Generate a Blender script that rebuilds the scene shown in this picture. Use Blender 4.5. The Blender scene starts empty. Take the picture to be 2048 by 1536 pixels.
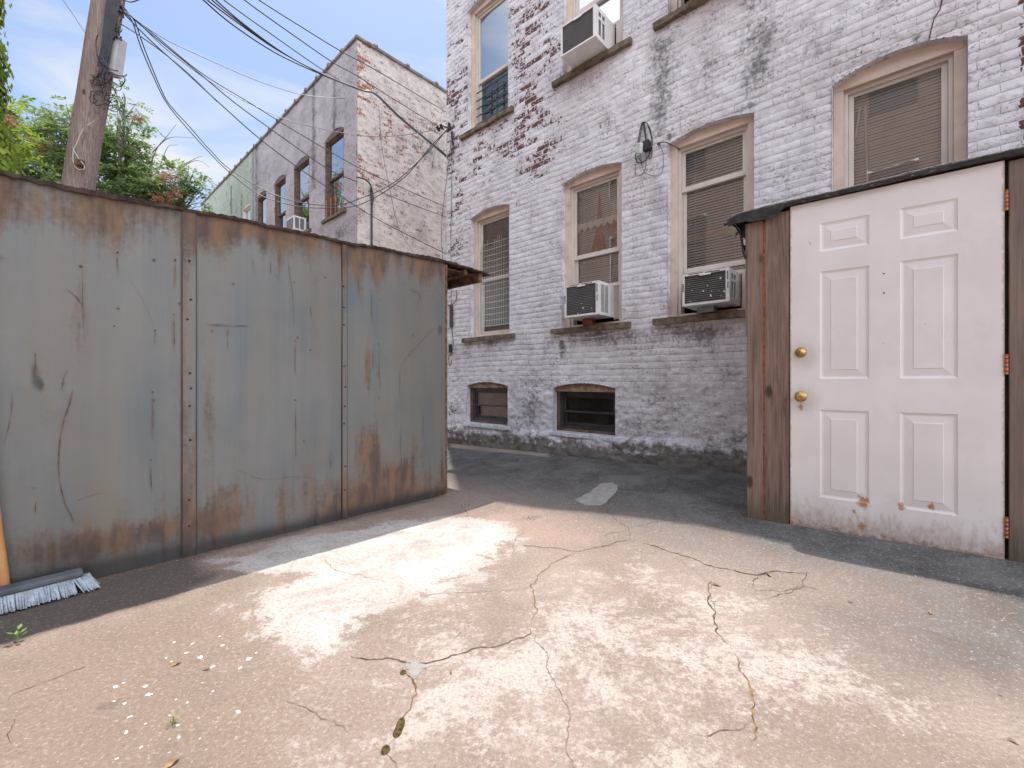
import bpy, bmesh, math, random
import numpy as np
from mathutils import Vector, Matrix
random.seed(7); rng = np.random.default_rng(7)
scene = bpy.context.scene
C = scene.collection

# ---------------------------------------------------------------- camera
F, CX, HZ, H = 877.0, 1024.0, 763.0, 0.955      # focal length, centre, horizon row in photo pixels, eye height in metres
cam = bpy.data.cameras.new('camera')
cam.sensor_width = 36; cam.sensor_fit = 'HORIZONTAL'
cam.lens = 36 * F / 2048; cam.shift_y = -5 / 2048
cam.clip_start = .05; cam.clip_end = 1500
co = bpy.data.objects.new('camera', cam); C.objects.link(co)
co.location = (0, 0, H); co.rotation_euler = (math.pi/2, 0, 0)
scene.camera = co
# ---------------------------------------------------------------- light
SUN = Vector((-.053, .295, 1.0)).normalized()
elev = math.asin(SUN.z); azim = math.atan2(SUN.x, SUN.y)
world = bpy.data.worlds.new('World'); scene.world = world; world.use_nodes = True
wn = world.node_tree; wn.nodes.clear()
wo = wn.nodes.new('ShaderNodeOutputWorld'); bg = wn.nodes.new('ShaderNodeBackground')
sky = wn.nodes.new('ShaderNodeTexSky'); sky.sky_type = 'NISHITA'; sky.sun_disc = False
sky.sun_elevation = elev; sky.sun_rotation = azim; sky.altitude = 0; sky.air_density = 1.0; sky.dust_density = 1.3; sky.ozone_density = 2.2
tc = wn.nodes.new('ShaderNodeTexCoord')
mp = wn.nodes.new('ShaderNodeMapping'); mp.inputs['Scale'].default_value = (1.2, 2.2, 5.5); mp.inputs['Rotation'].default_value = (.35, .55, .2)
n1 = wn.nodes.new('ShaderNodeTexNoise'); n1.inputs['Scale'].default_value = 1.5; n1.inputs['Detail'].default_value = 9; n1.inputs['Roughness'].default_value = .56; n1.inputs['Distortion'].default_value = .7
n2 = wn.nodes.new('ShaderNodeTexNoise'); n2.inputs['Scale'].default_value = 1.3; n2.inputs['Detail'].default_value = 3
mul = wn.nodes.new('ShaderNodeMath'); mul.operation = 'MULTIPLY'
rp = wn.nodes.new('ShaderNodeValToRGB'); rp.color_ramp.elements[0].position = .20; rp.color_ramp.elements[1].position = .31
rp.color_ramp.elements[0].color = (.0, .0, .0, 1); rp.color_ramp.elements[1].color = (.9, .9, .9, 1)
add = wn.nodes.new('ShaderNodeMath'); add.operation = 'ADD'; add.inputs[1].default_value = .02; add.use_clamp = True
mx = wn.nodes.new('ShaderNodeMix'); mx.data_type = 'RGBA'; mx.inputs[7].default_value = (4.4, 4.5, 4.6, 1)
L = wn.links.new
L(tc.outputs['Generated'], mp.inputs['Vector']); L(mp.outputs[0], n1.inputs['Vector']); L(tc.outputs['Generated'], n2.inputs['Vector'])
L(n1.outputs[0], mul.inputs[0]); L(n2.outputs[0], mul.inputs[1]); L(mul.outputs[0], rp.inputs[0])
L(rp.outputs[0], add.inputs[0]); L(add.outputs[0], mx.inputs[0]); L(sky.outputs[0], mx.inputs[6]); sx = wn.nodes.new('ShaderNodeSeparateXYZ'); L(tc.outputs['Generated'], sx.inputs[0])
cr = wn.nodes.new('ShaderNodeMapRange'); cr.interpolation_type = 'SMOOTHSTEP'; L(sx.outputs[1], cr.inputs[0])
for i_, v_ in zip((1, 2, 3, 4), (.05, -.40, 0, 1.)): cr.inputs[i_].default_value = v_
cb2 = wn.nodes.new('ShaderNodeMath'); cb2.operation = 'MULTIPLY'; L(cr.outputs[0], cb2.inputs[0]); L(n2.outputs[0], cb2.inputs[1]); cb3 = wn.nodes.new('ShaderNodeMath'); cb3.operation = 'MULTIPLY'; cb3.inputs[1].default_value = 1.7; cb3.use_clamp = True; L(cb2.outputs[0], cb3.inputs[0])
rear_fill = wn.nodes.new('ShaderNodeMix'); rear_fill.data_type = 'RGBA'; rear_fill.inputs[7].default_value = (14.5, 15.2, 16.6, 1); L(cb3.outputs[0], rear_fill.inputs[0]); L(mx.outputs[2], rear_fill.inputs[6])  # added bright sky behind the camera, fills the shaded side
L(rear_fill.outputs[2], bg.inputs[0]); L(bg.outputs[0], wo.inputs[0])
bg.inputs[1].default_value = .12
sl = bpy.data.lights.new('sun', 'SUN'); sl.energy = 2.85; sl.angle = math.radians(.55); sl.color = (1, .93, .83)
so = bpy.data.objects.new('sun', sl); C.objects.link(so); so.rotation_euler = SUN.to_track_quat('Z', 'Y').to_euler(); so.location = (0, 0, 30)
scene.view_settings.view_transform = 'Standard'; scene.view_settings.look = 'None'
scene.view_settings.exposure = .76; scene.view_settings.gamma = 1

# ---------------------------------------------------------------- calibration helpers
def pt(px, py, Y): return Vector(((px - CX) / F * Y, Y, H + (HZ - py) / F * Y))
W = Vector((.7344, -.6787, 0)); D = Vector((.6787, .7344, 0)); YAW = math.atan2(W.y, W.x)
OM = Vector((-1.02, 6.83, 0))       # left foot of the painted brick facade
OS = Vector((-.564, 3.69, 0))       # far corner of the metal shed
OD = Vector((1.559, 2.908, 0)); DE = Vector((.7666, -.6427, 0)); DYAW = math.atan2(DE.y, DE.x)   # timber shed
OF = Vector((-3.18, 9.0, 0))        # corner of the far building
def onplane(px, py, O, dr):
    a = (px - CX) / F; t = (a*O.y - O.x) / (dr.x - a*dr.y); Z = O.y + dr.y*t
    return t, H + (HZ - py) / F * Z
def mw(px, py): return onplane(px, py, OM, W)
def rise(x, y):     # the yard climbs a little towards the right along the facade
    rx, ry = x - OM.x, y - OM.y
    s = rx*W.x + ry*W.y; dist = -(rx*D.x + ry*D.y)
    return .031*np.clip(s, 0, 5.5)*np.clip(1 - np.clip(dist, 0, 9)/2.2, 0, 1)**1.3
def gpt(px, py):
    z = 0.0
    for _ in range(6):
        Y = (H - z) * F / (py - HZ); z = float(rise((px - CX)/F*Y, Y))
    return Vector(((px - CX)/F*Y, Y, z))

# ---------------------------------------------------------------- noise in numpy
_lat = rng.random((256, 256))
def vn(x, y):
    xi = np.floor(x).astype(int); yi = np.floor(y).astype(int); fx = x - xi; fy = y - yi
    fx = fx*fx*(3-2*fx); fy = fy*fy*(3-2*fy)
    a = _lat[xi % 256, yi % 256]; b = _lat[(xi+1) % 256, yi % 256]; c = _lat[xi % 256, (yi+1) % 256]; d = _lat[(xi+1) % 256, (yi+1) % 256]
    return a*(1-fx)*(1-fy) + b*fx*(1-fy) + c*(1-fx)*fy + d*fx*fy
def fbm(x, y, o=4):
    r = 0; a = .5; t = 0
    for i in range(o):
        r = r + a*vn(x*2**i + 17.3*i, y*2**i + 5.1*i); t += a; a *= .5
    return r / t

# ---------------------------------------------------------------- object helpers
def tag(o, label=None, cat=None, group=None, kind=None):
    if label: o['label'] = label
    if cat: o['category'] = cat
    if group: o['group'] = group
    if kind: o['kind'] = kind
    return o
def empty(name, loc, rz=0, label=None, cat=None, group=None):
    o = bpy.data.objects.new(name, None); C.objects.link(o); o.location = loc; o.rotation_euler = (0, 0, rz); o.empty_display_size = .2
    return tag(o, label, cat, group)
class MB:
    def __init__(s): s.v = []; s.f = []; s.sm = []
    def add(s, vs, fs, smooth=False):
        b = len(s.v); s.v += [tuple(v) for v in vs]; s.f += [tuple(i + b for i in f) for f in fs]; s.sm += [smooth]*len(fs); return s
    def box(s, x0, x1, y0, y1, z0, z1, M=None):
        vs = [Vector(p) for p in ((x0,y0,z0),(x1,y0,z0),(x1,y1,z0),(x0,y1,z0),(x0,y0,z1),(x1,y0,z1),(x1,y1,z1),(x0,y1,z1))]
        if M: vs = [M @ v for v in vs]
        return s.add(vs, [(0,3,2,1),(4,5,6,7),(0,1,5,4),(1,2,6,5),(2,3,7,6),(3,0,4,7)])
    def prism(s, pts, y0, y1):      # polygon in x,z extruded along y
        n = len(pts); vs = [(p[0], y0, p[1]) for p in pts] + [(p[0], y1, p[1]) for p in pts]
        return s.add(vs, [tuple(range(n)), tuple(range(2*n-1, n-1, -1))] + [(i, i+n, (i+1) % n + n, (i+1) % n) for i in range(n)])
    def tube(s, pts, r, n=6, cap=True, smooth=True):
        pts = [Vector(p) for p in pts]; k = len(pts); R = r if hasattr(r, '__len__') else [r]*k
        vs = []; up = Vector((0, 0, 1))
        for i, p in enumerate(pts):
            t = (pts[min(i+1, k-1)] - pts[max(i-1, 0)])
            if t.length < 1e-9: t = Vector((0, 0, 1))
            t.normalize(); a = t.cross(up)
            if a.length < 1e-3: a = t.cross(Vector((1, 0, 0)))
            a.normalize(); b = t.cross(a); up = a.cross(t) if abs(t.z) > .95 else Vector((0, 0, 1))
            if abs(t.z) > .95: a = Vector((1, 0, 0)) - t*t.x; a.normalize(); b = t.cross(a)
            for j in range(n):
                q = 2*math.pi*j/n; vs.append(p + (a*math.cos(q) + b*math.sin(q))*R[i])
        fs = [(i*n+j, i*n+(j+1) % n, (i+1)*n+(j+1) % n, (i+1)*n+j) for i in range(k-1) for j in range(n)]
        s.add(vs, fs, smooth)
        if cap: b = len(s.v) - k*n; s.f += [tuple(b+j for j in range(n)), tuple(b+(k-1)*n+j for j in range(n-1, -1, -1))]; s.sm += [False]*2
        return s
    def lathe(s, prof, M, n=20):   # prof (r, z) turned round z then moved by M
        vs = [M @ Vector((r*math.cos(2*math.pi*j/n), r*math.sin(2*math.pi*j/n), z)) for r, z in prof for j in range(n)]
        fs = [(i*n+j, i*n+(j+1) % n, (i+1)*n+(j+1) % n, (i+1)*n+j) for i in range(len(prof)-1) for j in range(n)]
        return s.add(vs, fs, True)
    def build(s, name, mat, parent=None, bevel=0):
        me = bpy.data.meshes.new(name); me.from_pydata(s.v, [], s.f); me.polygons.foreach_set('use_smooth', s.sm); me.materials.append(mat); me.update()
        o = bpy.data.objects.new(name, me); C.objects.link(o)
        if parent: o.parent = parent
        if bevel:
            m = o.modifiers.new('bevel', 'BEVEL'); m.width = bevel; m.segments = 2; m.limit_method = 'ANGLE'
        return o
def crom(P, k=8):
    P = [Vector(p) for p in P]; out = []
    Q = [P[0]*2 - P[1]] + P + [P[-1]*2 - P[-2]]
    for i in range(1, len(Q)-2):
        for j in range(k):
            t = j/k; a, b, c, d = Q[i-1], Q[i], Q[i+1], Q[i+2]
            out.append(.5*((2*b) + (c-a)*t + (2*a-5*b+4*c-d)*t*t + (3*b-a-3*c+d)*t*t*t))
    return out + [P[-1]]
def gridmesh(name, V, nx, nz, mat, parent=None, keep=None, attrs={}, uv=None, smooth=True):
    i = np.arange(nx*nz).reshape(nz, nx)
    q = np.stack([i[:-1, :-1], i[:-1, 1:], i[1:, 1:], i[1:, :-1]], -1).reshape(-1, 4)
    if keep is not None: q = q[keep]
    me = bpy.data.meshes.new(name); me.vertices.add(len(V)); me.vertices.foreach_set('co', V.astype(np.float32).ravel())
    me.loops.add(q.size); me.loops.foreach_set('vertex_index', q.ravel().astype(np.int32))
    me.polygons.add(len(q)); me.polygons.foreach_set('loop_start', np.arange(0, q.size, 4, dtype=np.int32)); me.polygons.foreach_set('loop_total', np.full(len(q), 4, np.int32))
    me.polygons.foreach_set('use_smooth', np.full(len(q), smooth)); me.update(calc_edges=True)
    for k, a in attrs.items():
        at = me.attributes.new(k, 'FLOAT', 'POINT'); at.data.foreach_set('value', a.astype(np.float32).ravel())
    if uv is not None:
        l = me.uv_layers.new(name='UVMap'); l.data.foreach_set('uv', uv[q.ravel()].astype(np.float32).ravel())
    me.materials.append(mat); o = bpy.data.objects.new(name, me); C.objects.link(o)
    if parent: o.parent = parent
    return o

# ---------------------------------------------------------------- material helpers
class NT:
    def __init__(s, name, rough=.8, spec=.3, metal=0):
        s.m = bpy.data.materials.new(name); s.m.use_nodes = True; s.t = s.m.node_tree; s.b = s.t.nodes['Principled BSDF']
        s.b.inputs['Roughness'].default_value = rough; s.b.inputs['Specular IOR Level'].default_value = spec; s.b.inputs['Metallic'].default_value = metal
    def n(s, ty, **kw):
        x = s.t.nodes.new(ty)
        for k, v in kw.items(): setattr(x, k, v)
        return x
    def put(s, sock, v):
        if v is None: return
        if hasattr(v, 'is_output') or isinstance(v, bpy.types.NodeSocket): s.t.links.new(v, sock)
        elif isinstance(v, tuple) and len(v) == 3 and sock.type == 'RGBA': sock.default_value = (*v, 1)
        else: sock.default_value = v
    def obj(s): return s.n('ShaderNodeTexCoord').outputs['Object']
    def uv(s): return s.n('ShaderNodeTexCoord').outputs['UV']
    def map(s, v, sc=(1, 1, 1), loc=(0, 0, 0)):
        x = s.n('ShaderNodeMapping'); s.put(x.inputs[0], v); x.inputs['Scale'].default_value = sc; x.inputs['Location'].default_value = loc; return x.outputs[0]
    def noise(s, v, sc=5, det=5, ro=.55, dist=0, col=False):
        x = s.n('ShaderNodeTexNoise'); s.put(x.inputs['Vector'], v); x.inputs['Scale'].default_value = sc; x.inputs['Detail'].default_value = det; x.inputs['Roughness'].default_value = ro; x.inputs['Distortion'].default_value = dist
        return x.outputs[1 if col else 0]
    def voro(s, v, sc=5, out='Distance', feature='F1'):
        x = s.n('ShaderNodeTexVoronoi', feature=feature); s.put(x.inputs['Vector'], v); x.inputs['Scale'].default_value = sc; return x.outputs[out]
    def math(s, op, a, b=None, c=None, clamp=False):
        x = s.n('ShaderNodeMath', operation=op, use_clamp=clamp); s.put(x.inputs[0], a); s.put(x.inputs[1], b); s.put(x.inputs[2], c); return x.outputs[0]
    def rng(s, v, a, b, c=0., d=1.):
        x = s.n('ShaderNodeMapRange', interpolation_type='SMOOTHSTEP'); s.put(x.inputs[0], v)
        for i, q in zip((1, 2, 3, 4), (a, b, c, d)): x.inputs[i].default_value = q
        return x.outputs[0]
    def mix(s, f, a, b, mode='MIX'):
        x = s.n('ShaderNodeMix', data_type='RGBA', blend_type=mode); s.put(x.inputs[0], f); s.put(x.inputs[6], a); s.put(x.inputs[7], b); return x.outputs[2]
    def attr(s, name):
        x = s.n('ShaderNodeAttribute'); x.attribute_name = name; return x.outputs['Fac']
    def sep(s, v):
        x = s.n('ShaderNodeSeparateXYZ'); s.put(x.inputs[0], v); return x.outputs
    def bump(s, h, st=.4, d=.01, nrm=None):
        x = s.n('ShaderNodeBump'); s.put(x.inputs['Height'], h); x.inputs['Strength'].default_value = st; x.inputs['Distance'].default_value = d; s.put(x.inputs['Normal'], nrm); return x.outputs[0]
    def out(s, col=None, rough=None, nrm=None, metal=None):
        s.put(s.b.inputs['Base Color'], col); s.put(s.b.inputs['Roughness'], rough); s.put(s.b.inputs['Normal'], nrm); s.put(s.b.inputs['Metallic'], metal); return s.m
def plain(name, col, rough=.6, spec=.4, metal=0, var=.25, sc=9, bump=.15, dirt=None):
    m = NT(name, rough, spec, metal); v = m.obj(); a = m.noise(v, sc, 6)
    dk = tuple(c*(1-var) for c in col); lt = tuple(min(1, c*(1+var)) for c in col)
    c = m.mix(m.rng(a, .3, .7), dk, lt)
    if dirt: c = m.mix(m.rng(m.noise(v, sc*.6, 8, .7), .55, .72, 0, .8), c, dirt)
    return m.out(c, None, m.bump(m.noise(v, sc*12, 4), bump, .003))

def wall_mat(name, paint, paint2, brickA, brickB, joint=(.30, .27, .26), depth=1.0, grime=(.10, .095, .10), stucco=.4):
    m = NT(name, .88, .2); uv = m.uv(); ob = m.obj()
    br = m.n('ShaderNodeTexBrick'); br.offset = .5; m.put(br.inputs['Vector'], uv)
    for k, v in (('Color1', (0, 0, 0, 1)), ('Color2', (1, 1, 1, 1)), ('Mortar', (.3, .3, .3, 1)), ('Scale', 1.), ('Mortar Size', .0055), ('Mortar Smooth', .6), ('Bias', 0.), ('Brick Width', .203), ('Row Height', .068)): br.inputs[k].default_value = v
    rnd = m.sep(br.outputs['Color'])[0]; mort = br.outputs['Fac']
    nf = m.noise(ob, 26, 6, .65); nm = m.noise(m.map(ob, (1, 1, 1.6)), 7, 6, .6); nl = m.noise(ob, 1.1, 4)
    p = m.math('ADD', m.attr('peel'), m.math('MULTIPLY', m.math('SUBTRACT', rnd, .5), .7))
    p = m.math('ADD', p, m.math('MULTIPLY', m.math('SUBTRACT', nf, .5), 2.3))
    p = m.math('ADD', p, m.math('MULTIPLY', m.math('SUBTRACT', nm, .5), 1.1))
    p = m.math('SUBTRACT', p, m.math('MULTIPLY', mort, .6))
    peel = m.rng(p, .60, .70)
    bc = m.mix(m.noise(ob, 9, 3), brickA, brickB); bc = m.mix(m.math('MULTIPLY', mort, .8), bc, joint); bc = m.mix(m.rng(nf, .4, .75, 0, .3), bc, (.05, .035, .035))
    pc = m.mix(m.rng(nl, .35, .65), paint, paint2); pc = m.mix(m.math('MULTIPLY', rnd, .30), pc, m.mix(.5, pc, (.35, .32, .34))); pc = m.mix(m.rng(nm, .42, .75, 0, .45), pc, (.34, .30, .32)); big = m.noise(m.map(ob, (1, 1, .8)), 2.4, 8, .68); pc = m.mix(m.rng(big, .48, .72, 0, .5), pc, (.27, .235, .255))
    pc = m.mix(m.math('MULTIPLY', mort, m.rng(nm, .42, .7, 0, .25)), pc, (.2, .18, .19))
    fk = m.math('MULTIPLY', m.rng(m.noise(m.map(ob, (1, 1, 1.3)), 40, 5, .7), .53, .60, 0, .8), m.rng(m.noise(m.map(ob,(1,1,1.5)), 2.6, 7, .7), .42, .60))
    pc = m.mix(fk, pc, (.17, .13, .14))
    c = m.mix(peel, pc, bc)
    g = m.math('ADD', m.attr('grime'), m.math('MULTIPLY', m.math('SUBTRACT', m.noise(m.map(ob, (1.6, 1.6, 1.2)), 3.5, 9, .74), .5), 1.7))
    g = m.math('ADD', g, m.math('MULTIPLY', m.math('SUBTRACT', nf, .5), 1.2))
    c = m.mix(m.rng(g, .42, 1.0, 0, .82), c, grime)
    mo = m.math('ADD', m.attr('moss'), m.math('MULTIPLY', m.math('SUBTRACT', m.noise(ob, 11, 8, .7), .5), 1.6))
    mc = m.mix(m.noise(ob, 14, 4), (.05, .047, .042), (.22, .195, .165)); c = m.mix(m.rng(mo, .5, .85, 0, .9), c, mc)
    tn = m.math('ADD', m.attr('tan'), m.math('SUBTRACT', nm, .5)); c = m.mix(m.rng(tn, .4, .9, 0, .6), c, (.42, .27, .17))
    h = m.math('SUBTRACT', m.math('MULTIPLY', nf, .5), m.math('MULTIPLY', mort, m.rng(m.attr('flat'), 0, 1, .55, .1)))
    h = m.math('SUBTRACT', h, m.math('MULTIPLY', peel, .35)); h = m.math('ADD', h, m.math('MULTIPLY', nm, .8)); h = m.math('ADD', h, m.math('MULTIPLY', m.noise(ob, 90, 4), .18))
    return m.out(c, None, m.bump(h, .8*depth, .010))
MAT = {}
MAT['facade'] = wall_mat('painted_brick', (.77, .76, .80), (.68, .67, .71), (.10, .052, .048), (.18, .092, .078))
MAT['far_front'] = wall_mat('grey_painted_brick', (.52, .495, .51), (.41, .39, .41), (.17, .065, .05), (.26, .10, .07), depth=1.6)
MAT['far_side'] = wall_mat('cream_painted_brick', (.82, .76, .69), (.74, .67, .61), (.48, .18, .09), (.30, .13, .10))
MAT['green_wall'] = wall_mat('green_stucco', (.42, .49, .41), (.36, .43, .36), (.24, .30, .25), (.2, .25, .2), depth=.5)
MAT['brick'] = wall_mat('red_brick', (.60, .44, .37), (.66, .50, .42), (.56, .38, .31), (.62, .46, .38), depth=1.)
MAT['tan'] = plain('tan_trim_paint', (.60, .485, .42), .6, .35, var=.12, sc=6, dirt=(.33, .25, .2))
MAT['vinyl'] = plain('off_white_vinyl', (.60, .55, .50), .45, .4, var=.08, sc=4)
MAT['greyframe'] = plain('dark_bronze_frame', (.045, .040, .045), .4, .5, var=.3, sc=6)
MAT['brownframe'] = plain('brown_old_frame', (.13, .09, .075), .7, .3, var=.4, sc=12)
MAT['stone'] = plain('brownstone_sill', (.16, .125, .095), .9, .2, var=.4, sc=14, bump=.5, dirt=(.30, .30, .26))
MAT['whitewash'] = plain('chalky_blue_white_paint', (.60, .62, .66), .9, .2, var=.2, sc=22, bump=1., dirt=(.25, .24, .22))
MAT['lintel'] = plain('peeling_tan_head', (.30, .215, .15), .85, .2, var=.35, sc=16, bump=.6, dirt=(.09, .10, .09))
MAT['dark'] = plain('dark_interior', (.05, .046, .043), .9, .1)
MAT['blind'] = plain('aluminium_blind', (.86, .84, .83), .5, .4, var=.08, sc=2)
MAT['shade'] = plain('white_roller_shade', (.62, .62, .64), .8, .2, var=.04, sc=2)
MAT['white'] = plain('white_painted_metal', (.72, .71, .70), .4, .45, var=.07, sc=7, dirt=(.45, .36, .28))
MAT['fin'] = plain('grey_condenser_fins', (.17, .165, .165), .55, .5, var=.12, sc=6)
MAT['black'] = plain('black_rubber', (.02, .02, .022), .5, .4)
MAT['wire'] = plain('cable_sheath', (.035, .04, .05), .45, .5)
MAT['wiregrey'] = plain('grey_cable', (.20, .20, .20), .4, .5)
MAT['rust'] = plain('rusted_iron', (.155, .088, .055), .85, .3, var=.5, sc=22, bump=.5)
MAT['darkrust'] = plain('dark_rusty_edge', (.055, .038, .033), .85, .3, var=.5, sc=22, bump=.6, dirt=(.16, .07, .04))
MAT['copper'] = plain('orange_rusted_hinge', (.42, .16, .07), .6, .5, .4, var=.3, sc=40)
MAT['brass'] = plain('worn_brass', (.50, .33, .13), .38, .5, .85, var=.35, sc=45, dirt=(.30, .22, .14))
MAT['redbrick'] = plain('loose_red_brick', (.26, .075, .05), .9, .2, var=.25, sc=25, bump=.5)
MAT['greyblock'] = plain('grey_block', (.25, .28, .32), .8, .3, var=.12, sc=18)
MAT['concrete'] = plain('old_concrete', (.20, .18, .16), .95, .2, var=.35, sc=20, bump=.7, dirt=(.07, .07, .06))
MAT['tar'] = plain('tar_paper', (.035, .034, .037), .75, .35, var=.4, sc=20, bump=.6, dirt=(.12, .11, .11))
MAT['shingle'] = plain('granular_roofing', (.15, .135, .13), .95, .2, var=.5, sc=70, bump=1., dirt=(.05, .05, .05))
MAT['coping'] = plain('roof_coping', (.22, .20, .19), .8, .3, var=.3, sc=9)
MAT['greenmetal'] = plain('green_painted_iron', (.04, .075, .06), .5, .4)
MAT['board'] = plain('dull_grey_board', (.15, .145, .14), .9, .2, var=.3, sc=5)
MAT['curtain'] = plain('sheer_curtain', (.95, .93, .92), .9, .1, var=.1, sc=4)
MAT['salmon'] = plain('salmon_curtain', (.62, .27, .17), .9, .1, var=.15, sc=5)
MAT['lampwhite'] = plain('lamp_housing', (.55, .60, .58), .35, .5)
MAT['chrome'] = plain('shiny_reflector', (.8, .8, .75), .15, .6, 1.)
MAT['meter'] = plain('pale_grey_box', (.50, .50, .52), .5, .4, var=.08)
MAT['crack'] = plain('crack_dirt', (.13, .088, .065), 1., .0, var=.5, sc=30)
MAT['crackmoss'] = plain('crack_moss', (.24, .15, .07), 1., .0, var=.5, sc=40, bump=1.)
MAT['moss'] = plain('moss', (.27, .20, .09), 1., .0, var=.5, sc=120, bump=2.)
MAT['hair'] = plain('hairline_crack', (.20, .15, .12), 1., .0, var=.4, sc=30)
MAT['patch'] = plain('mortar_patch', (.30, .285, .27), .95, .1, var=.15, sc=20, bump=.5)
MAT['spot'] = plain('paint_splash', (.80, .78, .75), .8, .2, var=.08)
MAT['handle'] = plain('orange_wooden_handle', (.56, .29, .12), .45, .4, var=.15, sc=8)
MAT['bristle'] = plain('pale_blue_bristles', (.36, .41, .47), .8, .2, var=.2, sc=30)
MAT['broomhead'] = plain('grey_broom_block', (.10, .11, .125), .6, .3, var=.2)
MAT['ferrule'] = plain('grey_plastic_socket', (.22, .23, .23), .5, .4)
MAT['deadleaf'] = plain('dry_leaf', (.30, .19, .11), .8, .2, var=.4, sc=30)
MAT['weed'] = plain('weed_leaf', (.20, .30, .08), .6, .3, var=.3, sc=30)

def glass_mat(name, tint, refl_min, rough=.01):
    m = bpy.data.materials.new(name); m.use_nodes = True; t = m.node_tree; t.nodes.clear()
    o = t.nodes.new('ShaderNodeOutputMaterial'); g = t.nodes.new('ShaderNodeBsdfGlossy'); tr = t.nodes.new('ShaderNodeBsdfTransparent'); mi = t.nodes.new('ShaderNodeMixShader')
    fr = t.nodes.new('ShaderNodeFresnel'); fr.inputs[0].default_value = 1.6; mr = t.nodes.new('ShaderNodeMapRange'); mr.inputs[3].default_value = refl_min; mr.inputs[4].default_value = 1
    nz = t.nodes.new('ShaderNodeTexNoise'); nz.inputs['Scale'].default_value = 2.2; bp = t.nodes.new('ShaderNodeBump'); bp.inputs['Strength'].default_value = .03; bp.inputs['Distance'].default_value = .02
    tcn = t.nodes.new('ShaderNodeTexCoord'); t.links.new(tcn.outputs['Object'], nz.inputs['Vector'])
    t.links.new(nz.outputs[0], bp.inputs['Height']); t.links.new(bp.outputs[0], g.inputs['Normal'])
    g.inputs['Roughness'].default_value = rough; tr.inputs[0].default_value = (*tint, 1)
    t.links.new(fr.outputs[0], mr.inputs[0]); t.links.new(mr.outputs[0], mi.inputs[0]); t.links.new(tr.outputs[0], mi.inputs[1]); t.links.new(g.outputs[0], mi.inputs[2]); t.links.new(mi.outputs[0], o.inputs[0])
    return m
MAT['glass'] = glass_mat('window_glass', (.99, 1., .995), .10)
MAT['glass_far'] = glass_mat('sky_reflecting_glass', (.7, .72, .75), .66)
MAT['glass_dirty'] = glass_mat('dirty_basement_glass', (.7, .68, .65), .12, .2)

def wood_mat(name, a, b, seed=0, dark=(.045, .03, .025)):
    m = NT(name, .82, .25); o = m.obj(); g = m.noise(m.map(o, (34, 34, 1.5), (seed, seed, seed)), 1.6, 8, .65, 1.2); l = m.noise(m.map(o, (6, 6, 1.1), (seed, 0, 0)), 1.2, 5)
    c = m.mix(m.rng(g, .3, .7), a, b); c = m.mix(m.rng(l, .35, .8, 0, .6), c, (.30, .21, .16))
    fine = m.noise(m.map(o, (150, 150, 3)), 1.5, 4, .7); c = m.mix(m.rng(fine, .55, .75, 0, .65), c, dark)
    kn = m.voro(m.map(o, (5.5, 5.5, 2.6), (seed*1.7, .3, seed)), 1.0); c = m.mix(m.rng(kn, .07, .15, .85, 0), c, dark)
    z = m.sep(o)[2]; c = m.mix(m.rng(m.math('ADD', z, m.math('MULTIPLY', g, -.35)), -.12, .16, .65, 0), c, (.075, .075, .045))
    h = m.math('ADD', m.math('MULTIPLY', g, .6), fine)
    return m.out(c, None, m.bump(h, .5, .004))
MAT['wood'] = wood_mat('weathered_board', (.27, .20, .165), (.125, .088, .072), 1.)
MAT['wood2'] = wood_mat('weathered_board_brown', (.26, .18, .145), (.11, .077, .062), 3.3)
MAT['woodgrey'] = wood_mat('weathered_board_grey', (.20, .16, .14), (.13, .10, .088), 5.2)
MAT['polewood'] = wood_mat('pole_wood', (.38, .31, .29), (.15, .115, .105), 2.2)

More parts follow.
